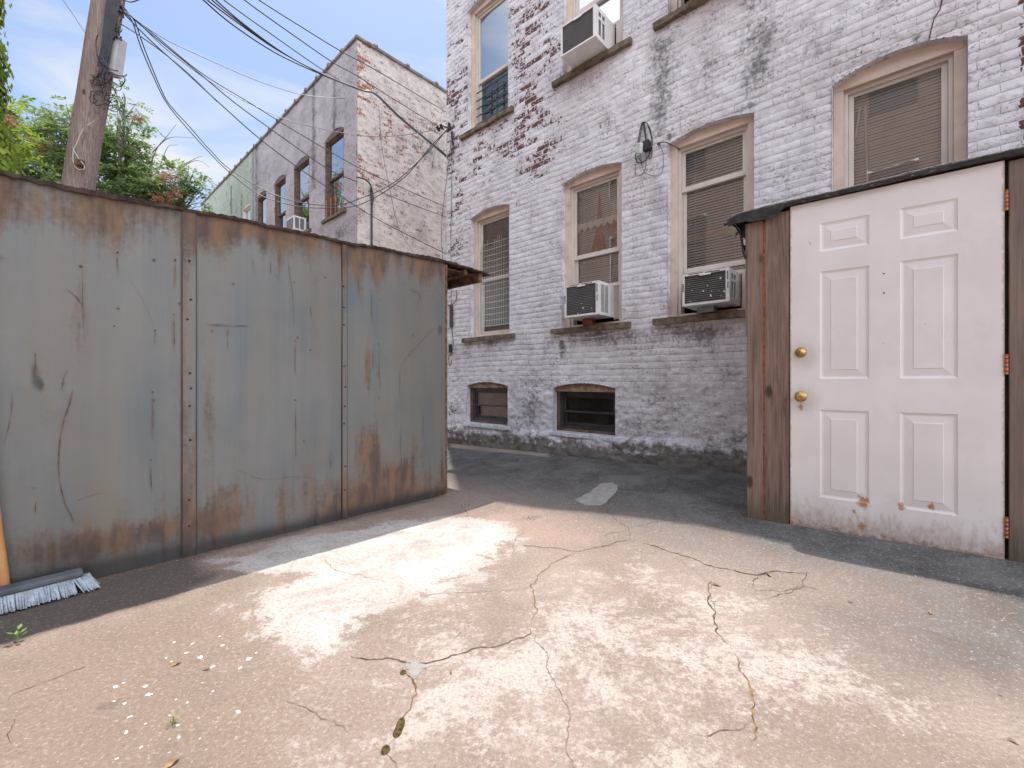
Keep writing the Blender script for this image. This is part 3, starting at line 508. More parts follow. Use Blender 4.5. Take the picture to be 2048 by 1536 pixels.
def main_attr(S, Z):
    A = {}
    pe = .05 + .36*G(S, Z, 0.2, 5.3, .55, 1.6) + .42*G(S, Z, 1.75, 5.7, .45, 1.1) + .34*G(S, Z, 1.1, 4.1, .9, .45) + .30*G(S, Z, 1.8, 4.6, .35, .5) + .24*G(S, Z, .2, 3.2, .25, 1.2)
    pe += .30*GP(S, Z, 1075, 340, .15, .35) + .33*GP(S, Z, 1085, 315, .25, .10) + .35*GP(S, Z, 1355, 110, .12, .08) + .30*GP(S, Z, 1370, 215, .1, .08) + .26*GP(S, Z, 1500, 75, .12, .1)
    pe += .03*np.clip((2.7-S)/.6, 0, 1)*np.clip((Z-3.5)/.4, 0, 1) + .03*np.clip((Z-3.6)/.5, 0, 1)
    pe += .8*np.clip((S-5.86-.05*(fbm(S*5, Z*6, 3)-.5))/.02, 0, 1) + .8*GP(S, Z, 903, 820, .09, .14) + .12*GP(S, Z, 1250, 880, 1.0, .15) + .14*G(S, Z, 2.3, 3.75, 1., .2)
    A['peel'] = pe - .14*np.clip((S-2.4)/1.6, 0, 1)*(Z > .4) - .12*np.clip(1-Z/3.6, 0, 1)*(S > .45)
    gr = .17 + .30*np.clip(fbm(S*.8+3, Z*.9, 4)-.48, 0, 1)*2 + .12*np.clip((1.2-Z)/1.0, 0, 1)*fbm(S*2, Z*3, 3)
    st = fbm(S*5, Z*.7, 4)-.5
    def streak(px, py0, py1, w, a):
        s, z1 = mw(px, py0); _, z0 = mw(px, py1); return a*np.exp(-((S-s-.06*st)/w)**2)*np.clip((Z-z0)/.25, 0, 1)*np.clip((z1-Z)/.12, 0, 1)
    gr += streak(1318, 60, 320, .17, .42) + streak(1510, -60, 250, .24, .5) + streak(1420, 10, 240, .12, .3) + streak(1640, -60, 160, .25, .22) + streak(1350, 30, 250, .3, .25) + streak(1150, 190, 330, .25, .30) + streak(1240, 100, 230, .12, .3) + streak(960, 280, 380, .3, .22) + streak(1860, -60, 80, .3, .25) + .45*GP(S, Z, 1440, 890, .35, .22) + .3*GP(S, Z, 1270, 850, .3, .2) + .3*GP(S, Z, 1060, 820, .2, .25) + .35*GP(S, Z, 1410, 690, .1, .1)
    gr += .5*G(S, Z, .9, 1.48, .55, .07) + .6*G(S, Z, 2.6, 1.46, .55, .08) + .55*G(S, Z, 3.9, 1.44, .5, .08) + .3*G(S, Z, 3.1, 1.35, .5, .2) + .22*G(S, Z, 1.9, 1.1, .6, .25) + .3*G(S, Z, 1.75, .7, .25, .4) + .25*G(S, Z, 3.4, .8, .4, .3) + .3*G(S, Z, 4.1, 1.0, .2, .25)
    gr += .5*np.exp(-((Z-.02)/.12)**2) + .25*G(S, Z, 1.0, 2.2, .05, .6) + .22*G(S, Z, 1.4, 3.6, .6, .2)
    gr -= .5*np.exp(-((S-mw(1462, 150)[0])/.055)**2)*(Z > 3.6)*(Z < 4.9) + .3*G(S, Z, 2.55, 4.25, .35, .25)
    for s0, s1, z0, za, zc in OPEN: gr += .34*(np.exp(-((S-s0)/.03)**2)+.4*np.exp(-((S-s1)/.03)**2))*(Z > z0-.1)*(Z < za+.1) + .25*np.exp(-((Z-zc-.02)/.03)**2)*(S > s0)*(S < s1)
    A['grime'] = gr
    top = .40 + .22*(fbm(S*1.8, Z*0+1, 4)-.5)
    A['moss'] = .80*np.clip((top - (Z-.03*np.clip(S, 0, 5)))/.25, 0, 1) + 1.0*np.exp(-((Z-.031*S-.01)/.05)**2)*(.5+.7*(fbm(S*2, Z*0, 3))) + .85*G(S, Z, 2.23, 1.33, .09, .15) + .45*G(S, Z, 2.18, 1.65, .04, .25) + .5*GP(S, Z, 1320, 645, .12, .1) + .35*GP(S, Z, 1450, 900, .3, .2)
    A['tan'] = .45*G(S, Z, 2.7, 1.45, .4, .1) + .45*G(S, Z, 3.9, 1.44, .35, .06) + .35*G(S, Z, 2.6, 4.5, .4, .1) + .3*G(S, Z, 1.0, 4.5, .4, .06)
    A['flat'] = np.clip((1.25-Z)/.5, 0, 1)*.9 + .35*np.clip((Z-3.6)/.3, 0, 1)*np.clip((S-2.2)/.8, 0, 1)
    return A
mainb = empty('brick_building', OM, YAW, 'white painted brick building with peeling paint and arched windows facing the yard', 'building')
xs = np.concatenate([np.arange(0, 6.25, .0127), np.arange(6.3, 9.6, .1)]); zs = np.concatenate([np.arange(-.08, 6.75, .01133), np.arange(6.8, 7.6, .1)])
wall = brick_wall('wall', xs, zs, MAT['facade'], mainb, OPEN + BASE, main_attr)
WH = float(zs[-1]); WR = float(xs[-1])
mb = MB(); mb.box(-.0, .02, .02, 9, -.1, WH); mb.box(WR-.02, WR, .02, 9, -.1, WH); mb.box(.02, WR-.02, 8.98, 9, -.1, WH); mb.build('wall', MAT['facade'], mainb)
mb = MB(); mb.box(-.06, WR+.05, -.07, 9.05, WH, WH+.12); mb.build('roof', MAT['coping'], mainb)
mb = MB(); mb.prism([(.0, WH+.12), (2.75, WH+.12), (2.3, 8.15), (1.45, 9.15), (.95, 9.95), (.5, 10.35), (.0, 10.5)], .0, 2.4); mb.build('added_shadow_block', MAT['facade'], mainb)  # added unseen mass, raked to slant the roof shadow on the yard

def arch_pts(s0, s1, za, zc, n=12):
    m_, h = (s0+s1)/2, (s1-s0)/2; return [(s0+(s1-s0)*i/n, za+(zc-za)*(1-((s0+(s1-s0)*i/n-m_)/h)**2)) for i in range(n+1)]
def reveal(o, mat, parent, depth):
    s0, s1, z0, za, zc = o; P = [(s0, z0)] + arch_pts(s0, s1, za, zc) + [(s1, z0)]; n = len(P); NY = 5; vs = []; fs = []
    for k in range(NY+1):
        for i, p in enumerate(P): vs.append((p[0]+(random.uniform(-.003, .003) if 0 < k < NY else 0), -.004+(depth+.004)*k/NY, p[1]))
    for k in range(NY):
        for i in range(n): fs.append((k*n+i, k*n+(i+1) % n, (k+1)*n+(i+1) % n, (k+1)*n+i))
    mb = MB(); mb.add(vs, fs); return mb.build('reveal', mat, parent)
def sash(w, s0, s1, z0, z1, y, mat, gl, fr=.035, bot=.05, nm='sash'):
    mb = MB(); mb.box(s0, s0+fr, y, y+.028, z0, z1); mb.box(s1-fr, s1, y, y+.028, z0, z1); mb.box(s0+fr, s1-fr, y+.001, y+.027, z1-fr, z1); mb.box(s0+fr, s1-fr, y+.001, y+.027, z0, z0+bot)
    f = mb.build(nm, mat, w, .003)
    g = MB(); g.add([(s0+fr-.004, y+.014, z0+bot-.004), (s1-fr+.004, y+.014, z0+bot-.004), (s1-fr+.004, y+.014, z1-fr+.004), (s0+fr-.004, y+.014, z1-fr+.004)], [(0, 1, 2, 3)]); g.build('glass', gl, w); return f
def slats(w, s0, s1, z0, z1, y, mat=None, pitch=.025, tilt=.9, name='blind'):
    mb = MB(); z = z1; c, s_ = math.cos(tilt)*.0125, math.sin(tilt)*.0125
    while z > z0:
        d = random.uniform(-.0012, .0012); e = random.uniform(-.0012, .0012)
        mb.add([(s0, y-c, z-s_+d), (s1, y-c, z-s_+e), (s1, y, z+.0015+e), (s0, y, z+.0015+d), (s1, y+c, z+s_+e), (s0, y+c, z+s_+d)], [(0, 1, 2, 3), (3, 2, 4, 5)], True); z -= pitch
    for x in (s0+.12, s1-.12): mb.box(x-.001, x+.001, y-.013, y-.012, z0, z1)
    return mb.build(name, mat or MAT['blind'], w)
def room(w, s0, s1, z0, z1, y0=.2, y1=.75):
    mb = MB(); mb.add([(s0, y0, z0), (s1, y0, z0), (s1, y1, z0), (s0, y1, z0), (s0, y0, z1), (s1, y0, z1), (s1, y1, z1), (s0, y1, z1)], [(0, 1, 2, 3), (4, 7, 6, 5), (1, 5, 6, 2), (0, 3, 7, 4), (3, 2, 6, 7)]); mb.build('interior', MAT['dark'], w)
def sill(parent, s0, s1, z0, z1, mat=None, out=.055, y1=.12):
    mb = MB(); n = 14; vs = []; 
    for i in range(n+1):
        s = s0+(s1-s0)*i/n; j = random.uniform(-.004, .004)
        vs += [(s, -out+j, z0+random.uniform(-.004, .004)), (s, -out+j, z1-.008+random.uniform(-.003, .003)), (s, -out+.012, z1-.003), (s, y1, z1), (s, y1, z0)]
    fs = [(i*5+k, (i+1)*5+k, (i+1)*5+(k+1) % 5, i*5+(k+1) % 5) for i in range(n) for k in range(5)] + [(0, 1, 2, 3, 4), tuple(n*5+k for k in (4, 3, 2, 1, 0))]
    mb.add(vs, fs); return mb.build('sill', mat or MAT['stone'], parent)
def window(o, rails, blind, parent=mainb, cas=.066, mat='tan', inner='vinyl', sl=True, lab=None, glass='glass', dep=.11, upper='glass', sillx=.14):
    """rails: list of (z0, z1, layer) for the sashes"""
    s0, s1, z0, za, zc = o; top = za - .035
    P = arch_pts(s0, s1, za, zc)
    mb = MB(); mb.box(s0, s0+cas, dep-.045, dep+.03, z0+.0, top); mb.box(s1-cas, s1, dep-.045, dep+.03, z0, top)
    mb.prism([(s0, top), (s1, top)] + P[::-1], dep-.048, dep+.03); mb.box(s0+cas, s1-cas, dep-.02, dep+.03, z0, z0+.035)
    w = mb.build('window', MAT[mat], parent, .003)
    if lab: w['label'] = lab
    reveal(o, MAT['facade'] if parent is mainb else MAT['far_front'], w, dep)
    a, b, c, d = s0+cas, s1-cas, z0+.035, top
    mb = MB(); mb.box(a, a+.026, dep-.012, dep+.08, c, d); mb.box(b-.026, b, dep-.012, dep+.08, c, d); mb.box(a+.026, b-.026, dep-.010, dep+.08, d-.03, d); mb.build('frame', MAT[inner], w, .003)
    for (r0, r1, ly) in rails: sash(w, a+.027, b-.027, r0, r1, dep+.012+.030*ly, MAT[inner], MAT[upper if ly == 0 else glass])
    room(w, a-.1, b+.1, z0-.1, zc+.1, dep+.10)
    if sl: sill(w, s0-sillx, s1+.11, z0-.068, z0)
    return w, a, b, c, d, dep
# lower row
w1, a, b, c, d, y = window(OPEN[0], [(2.41, 3.29, 0), (1.64, 2.45, 1)], None, lab='tan framed arched window with white wires tracing a reflected lattice on the panes')
slats(w1, a+.02, b-.02, 1.7, 3.28, y+.085, MAT['fin'], tilt=1.1)
mb = MB()
for i in range(17): s = a+.05+(b-a-.1)*i/16; mb.tube([(s, y-.004, 1.75), (s+random.uniform(-.004, .004), y-.004, 2.98+random.uniform(-.08, .08))], .0032, 4)
for i in range(15): z = 1.76+i*.085; mb.tube([(a+.04, y+.003, z), ((a+b)/2, y+.003, z-.006), (b-.04, y+.003, z)], .0034, 4)
mb.build('reflection_lattice', MAT['white'], w1)  # wires stand in for the bright lattice reflected in the panes
w2, a, b, c, d, y = window(OPEN[1], [(2.43, 3.29, 0), (2.03, 2.47, 1)], None, lab='tan framed arched window with white scalloped curtain and salmon swag')
slats(w2, a+.02, b-.02, 2.05, 3.28, y+.080, pitch=.024, tilt=1.2)
mb = MB(); n = 40; vs = []; fs = []
for i in range(n+1):
    s = a+.03+(b-a-.06)*i/n; k = abs(math.sin(i*.55)); zt = 2.87 - .0*i
    for j in range(5): vs.append((s, y+.048+.006*math.sin(i*1.3+j), zt-j*(.014+.012*k)))
for i in range(n):
    for j in range(4): fs.append((i*5+j, (i+1)*5+j, (i+1)*5+j+1, i*5+j+1))
mb.add(vs, fs, True); mb.build('scalloped_valance', MAT['curtain'], w2)
mb = MB(); m_ = (a+b)/2+.01
for ex, ez, wd in ((b-.03, 2.84, .016), (b-.03, 2.78, .014), (b-.03, 2.70, .010), (b-.03, 2.60, .020), (b-.06, 2.50, .018), (m_+.16, 2.47, .012), (m_+.06, 2.47, .03), (m_-.02, 2.47, .022), (m_-.10, 2.49, .012)):
    p0 = Vector((m_, 0, 2.86)); p1 = Vector((ex, 0, ez)); vs = []
    for i in range(9):
        t = i/8; p = p0.lerp(p1, t); p.z -= .05*math.sin(t*3.1)*(ex > m_+.1); w_ = .006 + wd*t; vs += [(p.x-w_*.3, y+.060+.004*math.sin(i), p.z+w_), (p.x+w_*.3, y+.062, p.z-w_)] if ex > m_+.12 else [(p.x-w_, y+.060, p.z), (p.x+w_, y+.063, p.z)]
    mb.add(vs, [(2*i, 2*i+1, 2*i+3, 2*i+2) for i in range(8)], True)
mb.add([(m_-.004, y+.06, 3.20), (m_+.004, y+.06, 3.20), (m_+.03, y+.06, 2.86), (m_-.02, y+.06, 2.86)], [(0, 1, 2, 3)]); mb.build('tied_curtain', MAT['salmon'], w2)
mb = MB()
for i in range(9): s = 2.875+i*.0095; mb.box(s, s+.005, y-.004, y+.010, 1.66, 2.02)
mb.box(2.862, 2.872, y-.008, y+.012, 1.655, 2.03); mb.box(a, b, y-.02, y+.0, 2.035, 2.07); mb.build('accordion_panel', MAT['vinyl'], w2)
w3, a, b, c, d, y = window(OPEN[2], [(2.87, 3.29, 0), (2.05, 2.91, 1)], None, lab='tan framed arched window with raised lower sash above the paint-chipped air conditioner')
slats(w3, a+.02, b-.02, 1.98, 3.28, y+.080, pitch=.027, tilt=1.1)
mb = MB(); mb.box(a+.03, b-.03, y+.075, y+.09, 2.40, 2.432); mb.build('inner_rail', MAT['tan'], w3); mb = MB(); mb.box(a+.03, b-.03, y+.02, y+.04, 1.962, 2.0); mb.box(4.19, b-.0, y-.002, y+.02, 1.64, 1.962); mb.build('filler_panel', MAT['tan'], w3)
w4, a, b, c, d, y = window(OPEN[3], [(2.43, 3.27, 0), (1.64, 2.47, 1)], None, lab='wide tan framed arched window above the timber shed roof')
slats(w4, a+.02, b-.02, 1.65, 3.27, y+.080, pitch=.024, tilt=1.25)
mb = MB()
for k, (x0, x1) in enumerate(((.10, .02), (.13, .14))):
    pts = [(a+x0, y+.11, 3.17), (a+x0*.6+x1*.4, y+.11, 2.95), (a+x1, y+.11, 2.7), (a+x1+.01, y+.11, 2.35)]; mb.tube([Vector((p.x, y+.068, p.z)) for p in crom(pts, 6)], .011, 5)
mb.build('curtain_cord', MAT['curtain'], w4)
# upper row
def shade(w, s0, s1, z0, z1, y): mb = MB(); mb.box(s0, s1, y, y+.004, z0, z1); return mb.build('roller_shade', MAT['shade'], w)
w5, a, b, c, d, y = window(OPEN[4], [(5.36, 6.36, 0), (4.67, 5.40, 1)], None, upper='glass_far', lab='upper window with white shade and green iron window guard')
shade(w5, a+.02, b-.02, 5.35, 6.36, y+.09); slats(w5, a+.02, b-.02, 4.8, 5.36, y+.16)
mb = MB()
for i in range(5): mb.box(a+.03, b-.03, y-.035, y-.023, 4.74+i*.115, 4.753+i*.115)
for s in (a+.2, a+.45): mb.box(s-.011, s+.011, y-.024, y-.010, 4.68, 5.27)
mb.build('window_guard', MAT['greenmetal'], w5)
w6, a, b, c, d, y = window(OPEN[5], [(5.40, 6.36, 0), (4.99, 5.44, 1)], None, upper='glass_far', glass='glass_far', lab='upper window holding the large white air conditioner')
shade(w6, a+.02, b-.02, 5.05, 6.36, y+.12)
mb = MB(); mb.box(2.89, b, y-.002, y+.015, 4.66, 4.99); mb.box(a, b, y-.004, y+.02, 4.99, 5.02); mb.build('filler_panel', MAT['vinyl'], w6)
w7, a, b, c, d, y = window(OPEN[6], [(5.40, 6.36, 0), (4.99, 5.44, 1)], None, lab='upper window partly cut off by the top of the view'); slats(w7, a+.02, b-.02, 4.75, 6.3, y+.15)
w8, a, b, c, d, y = window(OPEN[7], [(5.40, 6.36, 0), (4.67, 5.44, 1)], None); slats(w8, a+.02, b-.02, 4.75, 6.3, y+.15)
# basement
for k, o in enumerate(BASE):
    s0, s1, z0, za, zc = o; top = za-.045 if k else za-.03
    mb = MB(); P = arch_pts(s0, s1, za, zc); mb.prism([(s0, top), (s1, top)] + P[::-1], .035, .13); w = mb.build('basement_window', MAT['lintel'], mainb); w['label'] = ('small basement window with plain tan head' if k == 0 else 'larger basement window with peeling tan and black head')
    reveal(o, MAT['facade'], w, .12)
    mb = MB(); mb.box(s0, s0+.045, .07, .15, z0, top); mb.box(s1-.03, s1, .07, .15, z0, top); mb.box(s0+.045, s1-.03, .075, .15, z0, z0+.035); mb.build('old_frame', MAT['brownframe'], w)
    sill(w, s0-.05, s1+.05, z0-.05, z0-.004, MAT['whitewash'], .035, .08)
    a, b = s0+.046, s1-.031; mid = (z0+top)/2+.0
    mb = MB(); mb.box(a, a+.035, .085, .16, z0+.035, top); mb.box(b-.03, b, .085, .16, z0+.035, top); mb.box(a+.035, b-.03, .088, .16, top-.05, top); mb.box(a+.035, b-.03, .088, .16, z0+.036, z0+.07); mb.build('frame', MAT['greyframe'], w, .003)
    sash(w, a+.036, b-.031, mid-.015, top-.051, .105, MAT['greyframe'], MAT['glass_dirty'], .025, .025); sash(w, a+.036, b-.031, z0+.071, mid+.012, .132, MAT['greyframe'], MAT['glass_dirty'], .025, .035)
    room(w, a, b, z0-.1, top+.1, .17, .5); mb = MB(); mb.box(a+.03, b-.03, .22, .225, z0, top); mb.build('inner_board', MAT['board'], w)
# small crack lines in the wall
mb = MB(); pts = [mw(*p) for p in ((1884, 0), (1880, 20), (1868, 38), (1862, 62), (1856, 90))]; mb.tube([(s, -.008, z) for s, z in pts], .004, 5)
mb.build('wall_crack', MAT['crack'], mainb)

# ================================================================= air conditioners
def mloc(s, y, z): return OM + W*s + D*y + Vector((0, 0, z))
def ac(s0, s1, z0, z1, out, label, vents, tilt=.02, chips=0, bottomdark=False):
    r = empty('air_conditioner', mloc((s0+s1)/2, -out, z0), YAW, label, 'air conditioner', 'window air conditioners on the painted facade')
    h = z1-z0; w = s1-s0; hw = w/2; t = .010; dp = out+.12; rim = .022
    mb = MB()
    mb.box(-hw, hw, 0, dp, h-t, h); mb.box(-hw, hw, 0, dp, 0, t); mb.box(-hw, -hw+t, .0, dp, t, h-t); 
    # right side with vent openings cut as louvred bays
    if vents == 'fine':
        mb.box(hw-t, hw, 0, .045, t, h-t); mb.box(hw-t, hw, dp-.14, dp, t, h-t); mb.box(hw-t, hw, .045, dp-.14, h-.035, h-t); mb.box(hw-t, hw, .045, dp-.14, t, .035); m_ = (.045+dp-.14)/2; mb.box(hw-t, hw, m_-.004, m_+.004, .035, h-.035)
        z = .04
        while z < h-.04: mb.box(hw-.004, hw+.002, .045, dp-.14, z, z+.006); z += .0125
    else:
        ys_ = [0, .05, .105, .125, .18, dp]; zs_ = [t, .05, .19*h/.3, .215*h/.3, .26*h/.3, h-t]
        mb.box(hw-t, hw, 0, ys_[1], t, h-t); mb.box(hw-t, hw, ys_[2], ys_[3], t, h-t); mb.box(hw-t, hw, ys_[4], dp, t, h-t)
        for za, zb in ((t, zs_[1]), (zs_[2], zs_[3]), (zs_[4], h-t)):
            mb.box(hw-t, hw, ys_[1], ys_[2], za, zb); mb.box(hw-t, hw, ys_[3], ys_[4], za, zb)
    mb.build('casing', MAT['white'], r, .002)
    mb = MB(); mb.box(-hw, -hw+rim, -.012, -.0005, 0, h); mb.box(hw-rim-.012, hw, -.012, -.0005, 0, h); mb.box(-hw+rim, hw-rim-.012, -.012, -.0005, h-rim, h); mb.box(-hw+rim, hw-rim-.012, -.012, -.0005, 0, rim)
    mb.box(-.05, .05, -.016, -.006, h-rim-.014, h-rim+.004); mb.build('front_rim', MAT['white'], r, .003)
    mb = MB(); mb.box(-hw+t, hw-.03, .02, .05, t, h-t); z = rim+.004
    while z < h-rim-.003: mb.box(-hw+rim, hw-rim-.012, .002, .016, z, z+.0065); z += .0185
    mb.box(hw-.04, hw-t-.002, .05, dp, t, h-t)
    mb.build('grille', MAT['fin'], r)
    if chips:
        mb = MB()
        for i in range(chips):
            mb = MB(); x = random.uniform(-hw+rim+.01, hw-rim-.03); z = random.uniform(rim, h*.45) if random.random() < .75 else random.uniform(rim, h-rim-.02); q = random.uniform(.003, .011)
            mb.box(x, x+q, -.0015, .001, z, z+q*random.uniform(.5, 2)); mb.build('paint_fleck', MAT['spot'], r)
        for x0, x1, z0_, z1_ in ((-hw+.06, -.02, h-.012, h-.004), (0., hw-.08, h-.016, h-.007), (-hw+.004, -hw+.015, h*.45, h*.7), (hw-.020, hw-.010, h*.65, h*.9), (hw-.018, hw-.009, h*.4, h*.58)): mb = MB(); mb.box(x0, x1, -.0135, -.0125, z0_, z1_); mb.build('chipped_patch', MAT['brownframe'], r)
    return r
ac(2.42, 2.866, 1.68, 2.045, .22, 'white air conditioner with finely louvred side propped on a red brick, in the curtained window', 'fine', chips=5)
ac(3.762, 4.178, 1.658, 1.957, .20, 'paint-chipped white air conditioner resting on a grey block, nearest the timber shed', 'bays', chips=15)
ac(2.41, 2.87, 4.635, 4.985, .28, 'large white air conditioner jutting from the upper floor window', 'bays')
ac(3.79, 4.25, 4.645, 4.99, .22, 'air conditioner cut off by the top of the view, only its underside showing', 'bays')
mb = MB(); mb.box(-.06, .06, -.05, .05, 0, .072); o = mb.build('brick', MAT['redbrick'], None, .004); o.location = mloc(2.60, .0, 1.601); o.rotation_euler = (0, 0, YAW+.1); tag(o, 'red brick wedged on the sill under the air conditioner', 'brick')
mb = MB(); mb.box(-.075, .075, -.045, .05, 0, .052); o = mb.build('support_block', MAT['greyblock'], None, .004); o.location = mloc(3.93, -.045, 1.603); o.rotation_euler = (0, 0, YAW); tag(o, 'blue grey block on the sill under the paint-chipped air conditioner', 'block')

# ================================================================= lamp and cables on the facade
lamp = empty('security_light', mloc(3.30, 0, 3.40), YAW, 'small white and black security light with coiled black cable on the painted wall', 'wall light')
mb = MB(); mb.box(-.01, .055, -.06, -.002, -.05, .05); mb.tube([(.02, -.03, .04), (.0, -.03, .16), (-.02, -.012, .27)], .010, 8); mb.build('bracket', MAT['black'], lamp, .006)
Ml = Matrix.Translation((-.035, -.085, -.03)) @ Matrix.Rotation(math.radians(200), 4, 'X') @ Matrix.Rotation(math.radians(-14), 4, 'Y')
mb = MB(); mb.lathe([(0, -.055), (.030, -.055), (.036, -.045), (.037, .03), (.043, .05), (.040, .05)], Ml, 20); mb.build('housing', MAT['lampwhite'], lamp)
mb = MB(); mb.lathe([(.040, .046), (.03, .056), (.018, .066), (0, .07)], Ml, 20); mb.build('bulb', MAT['chrome'], lamp)
def onwall(pxs, y): return crom([(lambda q: (q[0]-3.30, y+random.uniform(-.004, .004), q[1]-3.40))(mw(*p)) for p in pxs], 8)
mb = MB()
for pxs, r in (([(1286,246),(1280,270),(1275,300),(1273,315),(1276,325),(1283,327),(1290,324),(1297,315),(1304,302),(1306,285),(1303,265),(1297,250),(1291,247),(1287,252)], .0048),
               ([(1287,248),(1282,275),(1279,300),(1280,318),(1286,326)], .004), ([(1297,252),(1304,275),(1306,300),(1304,316),(1300,318),(1300,308),(1304,295)], .004),
               ([(1280,300),(1274,325),(1272,345),(1275,353),(1282,352),(1290,345),(1294,330),(1293,300)], .0026), ([(1280,303),(1284,320),(1286,335),(1292,347),(1305,352),(1318,353),(1326,343),(1328,325),(1327,305),(1322,294)], .0026)):
    mb.tube(onwall(pxs, -.02), r, 5)
mb.build('coiled_cable', MAT['black'], lamp)
hook = empty('cable_hook', mloc(*[(lambda q: q[0])(mw(1319, 289)), 0], mw(1319, 289)[1]), YAW, 'small screw hook with a black lead running to the window frame', 'hook')
mb = MB(); mb.lathe([(0, 0), (.014, 0), (.014, .03), (.006, .04), (0, .04)], Matrix.Rotation(math.radians(90), 4, 'X'), 10); mb.build('base', MAT['brownframe'], hook)
s_, z_ = mw(1319, 289); s2, z2 = mw(1362, 300)
mb = MB(); mb.tube(crom([(0, -.03, 0), (.08, -.03, -.02), (s2-s_, -.02, z2-z_+.0)], 6), .005, 5); mb.build('lead', MAT['black'], hook)

brk = empty('cable_bracket', mloc(.05, 0, 4.88), YAW, 'black cable bracket clamped at the left edge of the painted facade', 'bracket')
mb = MB(); mb.tube([(0, .0, .0), (-.02, -.09, .01), (-.13, -.10, .0)], .012, 6); mb.tube([(-.13, -.13, .02), (-.13, -.07, -.02)], .022, 8); mb.tube([(-.05, -.12, .03), (-.05, -.07, -.03)], .02, 8); mb.tube([(.045, -.03, .05), (.05, -.03, -.06)], .018, 8); mb.tube([(.1, -.02, -.1), (.13, -.02, -.3)], .014, 6); mb.build('clamp', MAT['black'], brk)
def facade_cable(pxs, r, mat, label, y=-.02):
    q = [mw(*p) for p in pxs]; s0, z0 = q[-1]; e = empty('wall_cable', mloc(s0, y, z0), YAW, label, 'cable')
    mb = MB(); mb.tube(crom([(s-s0, random.uniform(-.003, .003), z-z0) for s, z in q], 8), r, 5); mb.build('sheath', MAT[mat], e); return e
facade_cable([(907,262),(906,330),(905,400),(904,470),(904,540),(905,600),(906,640)], .004, 'wire', 'thin black cable running straight down the corner of the facade')
facade_cable([(905,270),(900,320),(890,400),(886,440),(885,480),(887,515),(893,560),(896,600)], .004, 'wire', 'slack black cable bowing out past the corner of the facade')
facade_cable([(893,610),(905,610),(912,604),(915,592),(915,580)], .006, 'wire', 'short curved black cable bend below the rusty eave')
facade_cable([(1105,668),(1122,672),(1150,676),(1190,676),(1225,670),(1262,662)], .0035, 'vinyl', 'pale cord sagging under the stone sill of the curtained window', -.062)
jb = empty('junction_box', mloc(.12, 0, 1.40), YAW, 'pale grey junction box with drooping cable low on the facade corner', 'junction box')
mb = MB(); mb.box(-.07, .07, -.07, -.004, 0, .17); mb.build('box', MAT['meter'], jb, .006)
mb = MB(); mb.box(.02, .055, -.06, -.01, .38, .72); mb.build('conduit', MAT['greyframe'], jb, .006)
mb = MB(); mb.tube(crom([(.05, -.04, .40), (.09, -.05, .25), (.10, -.05, .08), (.06, -.06, -.03), (0, -.05, -.06), (.02, -.06, -.18), (.05, -.06, -.20), (.07, -.05, -.12)], 6), .006, 5); mb.box(.035, .075, -.085, -.05, .0, .12); mb.build('cable', MAT['black'], jb)

# ================================================================= METAL SHED
shed = empty('metal_shed', OS, YAW, 'grey sheet metal shed streaked with rust, along the left of the yard', 'shed')
def roofz(t): return 1.960 - .044*t + .004*math.sin(t*5.1) + .003*math.sin(t*13)
seams = [0, .899, 1.795, 2.70, 3.62]
def shed_attr(T, Z):
    top = roofz_np(T); d = top-Z
    r = .10 + .55*np.exp(-(d/.17)**2)*(.15+1.7*(fbm(T*3.1, T*0+2, 3))) + (.30+.30*np.clip((1.3-T)/.5, 0, 1))*np.exp(-((Z-.0)/.26)**2)*(.2+1.5*fbm(T*2.6+5, T*0, 3))
    def b(px, py, rt, rz, a):
        t, z = onplane(px, py, OS, -D); return a*np.exp(-((T-t)/rt)**2-((Z-z)/rz)**2)
    r += b(712, 545, .06, .22, .8) + b(755, 540, .05, .12, .5) + b(845, 545, .10, .14, .35) + b(735, 720, .03, .25, .75) + b(738, 900, .11, .18, .9) + b(795, 960, .14, .16, .8) + b(760, 980, .25, .14, .5) + b(840, 900, .10, .12, .35) + b(840, 1000, .1, .05, .5) + b(455, 985, .05, .05, .5) + b(430, 470, .12, .15, .5) + b(520, 445, .2, .1, .35) + b(240, 470, .08, .25, .35) + b(165, 620, .05, .3, .4) + b(420, 860, .04, .5, .35) + b(440, 1040, .12, .1, .5) + b(250, 1075, .35, .07, .5) + b(110, 1090, .2, .12, .35) + b(80, 430, .25, .12, .35) + b(370, 700, .02, .9, .45) + b(600, 980, .2, .15, .3)
    r += .5*np.exp(-((T-.03)/.02)**2)
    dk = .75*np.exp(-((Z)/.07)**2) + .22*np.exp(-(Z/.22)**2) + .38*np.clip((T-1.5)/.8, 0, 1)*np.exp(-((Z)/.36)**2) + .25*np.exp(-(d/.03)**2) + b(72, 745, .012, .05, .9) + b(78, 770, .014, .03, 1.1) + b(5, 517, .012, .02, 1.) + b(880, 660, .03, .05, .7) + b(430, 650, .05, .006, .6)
    return {'rust': r, 'dark': dk}
def roofz_np(t): return 1.960 - .044*t + .004*np.sin(t*5.1) + .003*np.sin(t*13)
for k in range(4):
    t0, t1 = seams[k]+(0 if k == 0 else 0), seams[k+1]
    ts = np.linspace(t0, t1, 46); zz = np.linspace(-.01, 1, 100); T, Zz = np.meshgrid(ts, zz); Zr = np.where(Zz < 0, -.02, Zz*roofz_np(T))
    dent = .016*(fbm(T*1.6+k*9, Zr*1.3, 4)-.5) + .004*np.sin(np.pi*(T-t0)/(t1-t0))
    V3 = np.stack([dent.ravel(), -T.ravel(), Zr.ravel()], 1)
    at = shed_attr(T, Zr); gridmesh('panel', V3, len(ts), len(zz), MAT['metal'], shed, attrs={k_: v.ravel() for k_, v in at.items()})
